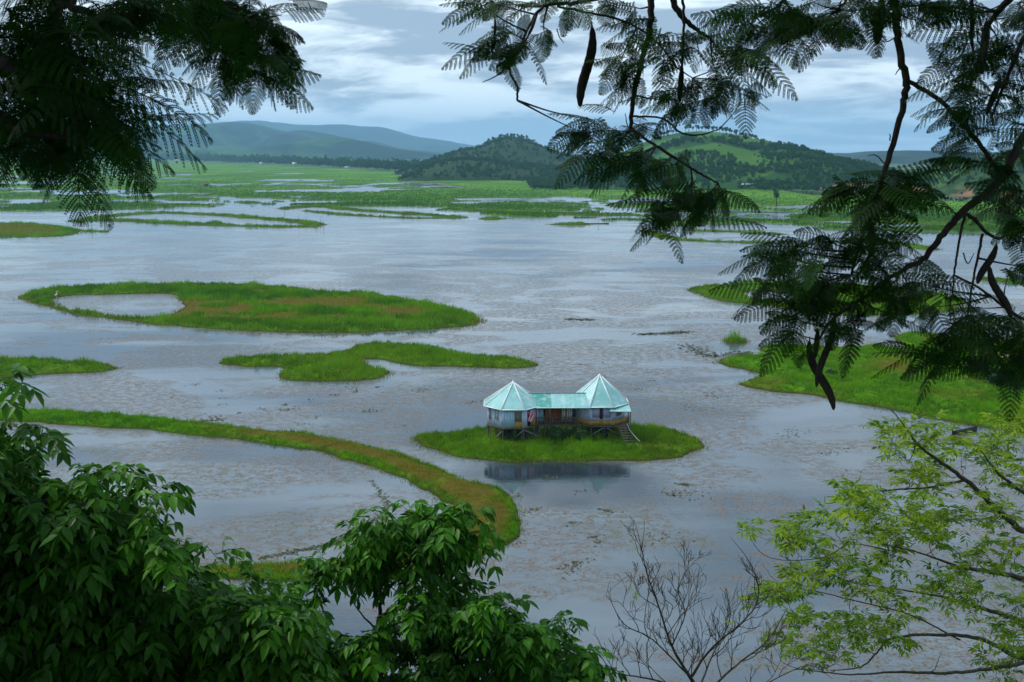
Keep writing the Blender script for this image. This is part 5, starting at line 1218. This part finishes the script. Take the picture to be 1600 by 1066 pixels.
leafy('broadleaf_tree', 'young broad leaved tree with a round tuft on top at the bottom centre', (-1.5, 11.0), pB, 58, 9.3, 10.3, 50, .24, 3, .118, .060, M_leafB,
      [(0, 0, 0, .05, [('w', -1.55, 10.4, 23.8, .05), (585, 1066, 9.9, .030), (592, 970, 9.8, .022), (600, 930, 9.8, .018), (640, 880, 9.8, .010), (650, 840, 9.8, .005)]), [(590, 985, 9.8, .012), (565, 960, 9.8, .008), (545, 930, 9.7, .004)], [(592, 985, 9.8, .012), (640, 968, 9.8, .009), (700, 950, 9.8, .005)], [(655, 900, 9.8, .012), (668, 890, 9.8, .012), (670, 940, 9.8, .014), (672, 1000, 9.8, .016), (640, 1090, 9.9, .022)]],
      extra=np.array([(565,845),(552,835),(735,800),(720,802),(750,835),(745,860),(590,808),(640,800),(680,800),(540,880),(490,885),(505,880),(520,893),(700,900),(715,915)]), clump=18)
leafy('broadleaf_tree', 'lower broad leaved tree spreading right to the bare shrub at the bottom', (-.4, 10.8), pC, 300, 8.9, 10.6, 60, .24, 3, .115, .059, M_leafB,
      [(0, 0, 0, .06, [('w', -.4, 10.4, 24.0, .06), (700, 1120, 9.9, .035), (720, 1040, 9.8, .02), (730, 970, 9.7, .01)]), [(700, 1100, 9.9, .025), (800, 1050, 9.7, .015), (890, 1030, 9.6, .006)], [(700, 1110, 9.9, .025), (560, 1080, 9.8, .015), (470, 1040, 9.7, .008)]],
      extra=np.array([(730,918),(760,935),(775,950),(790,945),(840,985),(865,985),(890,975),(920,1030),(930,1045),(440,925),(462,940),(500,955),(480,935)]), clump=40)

# ---------------- lime green tree at the right
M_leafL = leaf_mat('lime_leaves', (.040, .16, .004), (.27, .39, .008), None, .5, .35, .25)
M_barkL = bark_mat('lime_tree_bark', (.10, .085, .07), (.05, .04, .034), 25)
LC = [(1395,678,10),(1400,700,6),(1458,678,16),(1487,690,16),(1516,715,16),(1430,735,16),(1445,700,8),(1328,770,16),(1349,782,24),(1307,803,24),(1360,800,24),(1390,803,24),(1432,787,24),(1466,757,20),(1500,807,24),(1240,850,12),(1265,840,18),(1280,838,20),(1328,875,24),(1375,890,24),(1400,850,26),(1450,850,26),(1516,841,26),(1558,807,26),(1580,870,26),(1257,891,14),(1202,933,10),(1215,935,12),(1240,928,14),(1370,925,24),(1412,950,22),(1453,933,22),(1558,983,22),(1520,940,16),(1223,1004,12),(1265,1017,22),(1298,988,22),(1328,1008,20),(1349,980,16),(1550,678,18),(1583,686,20),(1595,665,14),(1550,720,16),(1590,740,20),(1560,760,20),(1173,825,3),(1480,900,24),(1540,900,22),(1595,930,22),(1290,900,16),(1330,840,20),(1420,820,24),(1480,850,24),(1570,1040,18),(1590,1010,16),(1250,970,10),(1390,1000,10)]
r9 = np.random.default_rng(77); LP = []
for x, y, s_ in LC:
    for _ in range(3 if s_ < 8 else 5): LP.append((x + r9.normal(0, 1) * s_, y + r9.normal(0, .6) * s_))
LP = np.array(LP)
lime = empty('lime_tree', (8.2, 15.0, float(slope_z(np.array(8.2), np.array(15.0))))); tag(lime, 'pale lime green tree with thin curved branches at the lower right', 'tree')
PL_ = W(LP[:, 0], LP[:, 1], r9.uniform(11.3, 14.2, len(LP)))
tk = MB(); reg = []; gz = lime.location[2]
limb(tk, [('w', 8.2, 15.0, gz - .5, .20), ('w', 8.3, 14.6, gz + 2, .17), ('w', 8.4, 14.0, 23.3, .14), ('w', 8.3, 13.5, 24.8, .10), ('w', 8.2, 13.2, 26.2, .06)], [])
HB = ('w', 8.4, 14.0, 23.3, .11)
HT = ('w', 8.3, 13.5, 24.8, .09)
limb(tk, [HT, (1680, 880, 13.2, .06), (1605, 835, 13.0, .045), (1560, 795, 12.8, .038), (1508, 750, 12.6, .028), (1460, 715, 12.5, .020), (1432, 692, 12.4, .013), (1405, 655, 12.3, .008), (1392, 640, 12.3, .005)], reg)
limb(tk, [HB, (1690, 1000, 13.2, .07), (1610, 1032, 12.8, .03), (1540, 1046, 12.5, .024), (1475, 1052, 12.3, .020), (1400, 1050, 12.2, .015), (1330, 1054, 12.1, .010), (1250, 1046, 12.0, .005)], reg)
limb(tk, [HB, (1680, 1010, 13.4, .06), (1600, 1028, 13.2, .035), (1537, 1000, 13, .028), (1474, 992, 12.8, .022), (1395, 997, 12.6, .016), (1370, 1020, 12.5, .012), (1345, 1042, 12.4, .010), (1298, 1048, 12.3, .005)], reg)
limb(tk, [HT, (1670, 930, 13, .05), (1600, 905, 12.8, .035), (1558, 895, 12.6, .03), (1500, 886, 12.4, .02), (1440, 865, 12.2, .010), (1380, 850, 12.1, .005)], reg)
limb(tk, [HT, (1660, 980, 13.4, .05), (1600, 970, 13.3, .035), (1530, 950, 13.2, .026), (1487, 937, 13.1, .020), (1430, 925, 13.0, .012), (1360, 915, 12.9, .007), (1300, 905, 12.8, .004)], reg)
limb(tk, [HT, (1640, 800, 12.4, .04), (1600, 770, 12.2, .025), (1560, 740, 12, .015), (1530, 700, 11.9, .006)], reg)
limb(tk, [(1508, 750, 12.6, .018), (1450, 762, 12.3, .012), (1400, 765, 12.1, .010), (1350, 772, 12.0, .006), (1295, 787, 11.9, .004), (1288, 775, 11.9, .0025)], reg)
limb(tk, [(1500, 1000, 12.9, .014), (1420, 960, 12.7, .010), (1340, 940, 12.5, .008), (1280, 925, 12.4, .006), (1235, 918, 12.3, .004)], reg)
limb(tk, [(1390, 860, 12.1, .008), (1330, 850, 12.0, .007), (1290, 870, 12, .006), (1235, 876, 12, .005), (1195, 868, 12, .004), (1175, 845, 12, .003), (1170, 826, 12, .002)], reg)
limb(tk, [(1432, 692, 12.4, .007), (1420, 720, 12.3, .006), (1400, 700, 12.2, .004), (1393, 685, 12.2, .003)], reg)
def grow(tk, P, reg, r, kup=.16, rmin=.003, rk=.009):
    order = np.argsort([np.min(np.linalg.norm(np.vstack(reg)[:, :3] - t, axis=1)) for t in P])
    for j in order:
        t = P[j]; R = np.vstack(reg); d = np.linalg.norm(R[:, :3] - t, axis=1) + .8 * np.maximum(0, R[:, 2] - t[2]) ; i = int(np.argmin(d)); b = R[i, :3]; ln = np.linalg.norm(t - b)
        if ln < .04: continue
        rad = min(.004 + rk * ln, R[i, 3] * .85 + .001); s_ = norm(np.cross(t - b, UP)) * r.normal(0, .12) * ln
        m1 = b + (t - b) * .4 + UP * (-kup * ln) + s_; m2 = b + (t - b) * .75 + UP * (-kup * .9 * ln) + s_ * .6
        C_ = spline([np.append(b, rad), np.append(m1, rad * .8), np.append(m2, rad * .6), np.append(t, rmin)], 4); C_[1:-1, :3] += r.normal(0, .008, (len(C_) - 2, 3)); tk.tube(C_[:, :3], C_[:, 3], 5); reg.append(C_)
grow(tk, PL_[r9.choice(len(PL_), min(len(PL_), 330), replace=False)], reg, r9)
bare = np.array([(1310,762),(1318,740),(1345,742),(1560,640),(1500,660),(1250,905),(1190,880),(1225,860),(1440,1010),(1500,1030),(1340,960),(1420,980),(1180,1010),(1200,985),(1560,1060),(1470,1020),(1530,870),(1590,860),(1575,640)]); grow(tk, W(bare[:, 0], bare[:, 1], r9.uniform(11.8, 13, len(bare))), reg, r9)
build_local(tk, 'trunk', M_barkL, lime, True)
lv = MB(); ax = norm(UP + np.array([-.25, -.2, 0]) + r9.normal(0, .2, PL_.shape)); v, T_, ti, info = compound(PL_, ax, 5, .23, 4, .100, .037, 90, .5, .35)
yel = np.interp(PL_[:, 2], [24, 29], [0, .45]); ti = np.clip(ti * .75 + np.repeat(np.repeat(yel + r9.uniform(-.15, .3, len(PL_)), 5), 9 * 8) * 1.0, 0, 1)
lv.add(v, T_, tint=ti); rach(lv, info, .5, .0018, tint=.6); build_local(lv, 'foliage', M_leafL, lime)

# ---------------- bare shrub
bs = empty('bare_shrub', (2.2, 12.4, float(slope_z(np.array(2.2), np.array(12.4))))); tag(bs, 'leafless shrub of thin upright twigs between the green trees', 'shrub')
tk = MB(); reg = []; gz = bs.location[2]; r8 = np.random.default_rng(8)
limb(tk, [('w', 2.2, 12.4, gz - .3, .05), ('w', 2.2, 12.0, 22.5, .045), (1100, 1110, 11.3, .030), (1078, 1060, 11.2, .022), (1050, 1010, 11.2, .014), (1030, 950, 11.1, .010), (1012, 900, 11.1, .007), (1003, 860, 11.0, .005), (993, 818, 11.0, .0025)], reg)
limb(tk, [(1078, 1060, 11.2, .018), (1110, 1015, 11.1, .013), (1165, 967, 11.0, .010), (1185, 930, 11.0, .008), (1172, 880, 11.0, .005), (1140, 838, 11, .002)], reg)
limb(tk, [(1090, 1080, 11.3, .016), (1010, 1060, 11.2, .010), (960, 1050, 11.2, .007), (935, 1020, 11.1, .003)], reg)
limb(tk, [(1080, 1060, 11.2, .012), (1020, 1000, 11.0, .008), (975, 975, 11, .006), (950, 930, 11, .003)], reg)
limb(tk, [(1095, 1090, 11.3, .016), (1150, 1040, 11.5, .012), (1200, 1000, 11.6, .008), (1230, 950, 11.6, .004)], reg)
limb(tk, [(1003, 860, 11.0, .004), (1006, 835, 11.0, .003), (1007, 812, 11, .002)], [])
limb(tk, [(1050, 1010, 11.2, .010), (1070, 960, 11.3, .007), (1060, 920, 11.3, .005), (1085, 880, 11.3, .003), (1104, 905, 11.3, .002)], reg)
limb(tk, [(1090, 1080, 11.3, .014), (1115, 1020, 11.5, .009), (1140, 970, 11.5, .006), (1135, 920, 11.5, .004)], reg)
limb(tk, [(1030, 950, 11.1, .006), (1000, 930, 11.1, .004), (985, 900, 11.0, .003), (950, 925, 11, .002)], reg)
limb(tk, [(1095, 1090, 11.3, .012), (1180, 1075, 11.6, .008), (1260, 1040, 11.8, .005), (1300, 1060, 11.8, .003)], reg)
def twigs(p, d, L, rad, lv_):
    n = 5; P = [p]; dd = d
    for i in range(n):
        dd = norm(dd + r8.normal(0, .16, 3) + UP * .10); P.append(P[-1] + dd * L / n)
    P = np.array(P); tk.tube(P, np.linspace(rad, max(rad * .5, .0026), n + 1), 4)
    if lv_ > 0:
        for i in range(2, n + 1):
            if r8.random() < .85:
                side = norm(np.cross(dd, r8.normal(0, 1, 3))); twigs(P[i], norm(dd * .75 + side * .75 + UP * .35), L * r8.uniform(.45, .7), max(rad * .6, .0018), lv_ - 1)
for A in list(reg):
    for i in range(4, len(A), 2):
        if A[i, 2] < 22.3 or i > len(A) - 9 or A[i, 3] > .024: continue
        deep = A[i, 2] < 25.6
        t_ = norm(A[min(i + 1, len(A) - 1), :3] - A[i - 1, :3]); side = norm(np.cross(t_, r8.normal(0, 1, 3)))
        twigs(A[i, :3], norm(t_ * .6 + side * .8 + UP * .5), r8.uniform(.16, .40) * (1.45 if deep else .8), min(.007, A[i, 3] * .6 + .001), 2)
build_local(tk, 'stem', M_barkL, bs)
bt = W(np.array([992., 989, 1171, 1137]), np.array([862., 926, 826, 975]), 11.05); lv = MB(); v, T_, ti, info = compound(bt, UP + 0 * bt, 3, .08, 2, .05, .02, 93, .5, .5); lv.add(v, T_, tint=ti * .4 + .6); build_local(lv, 'leaf', M_leafL, bs)
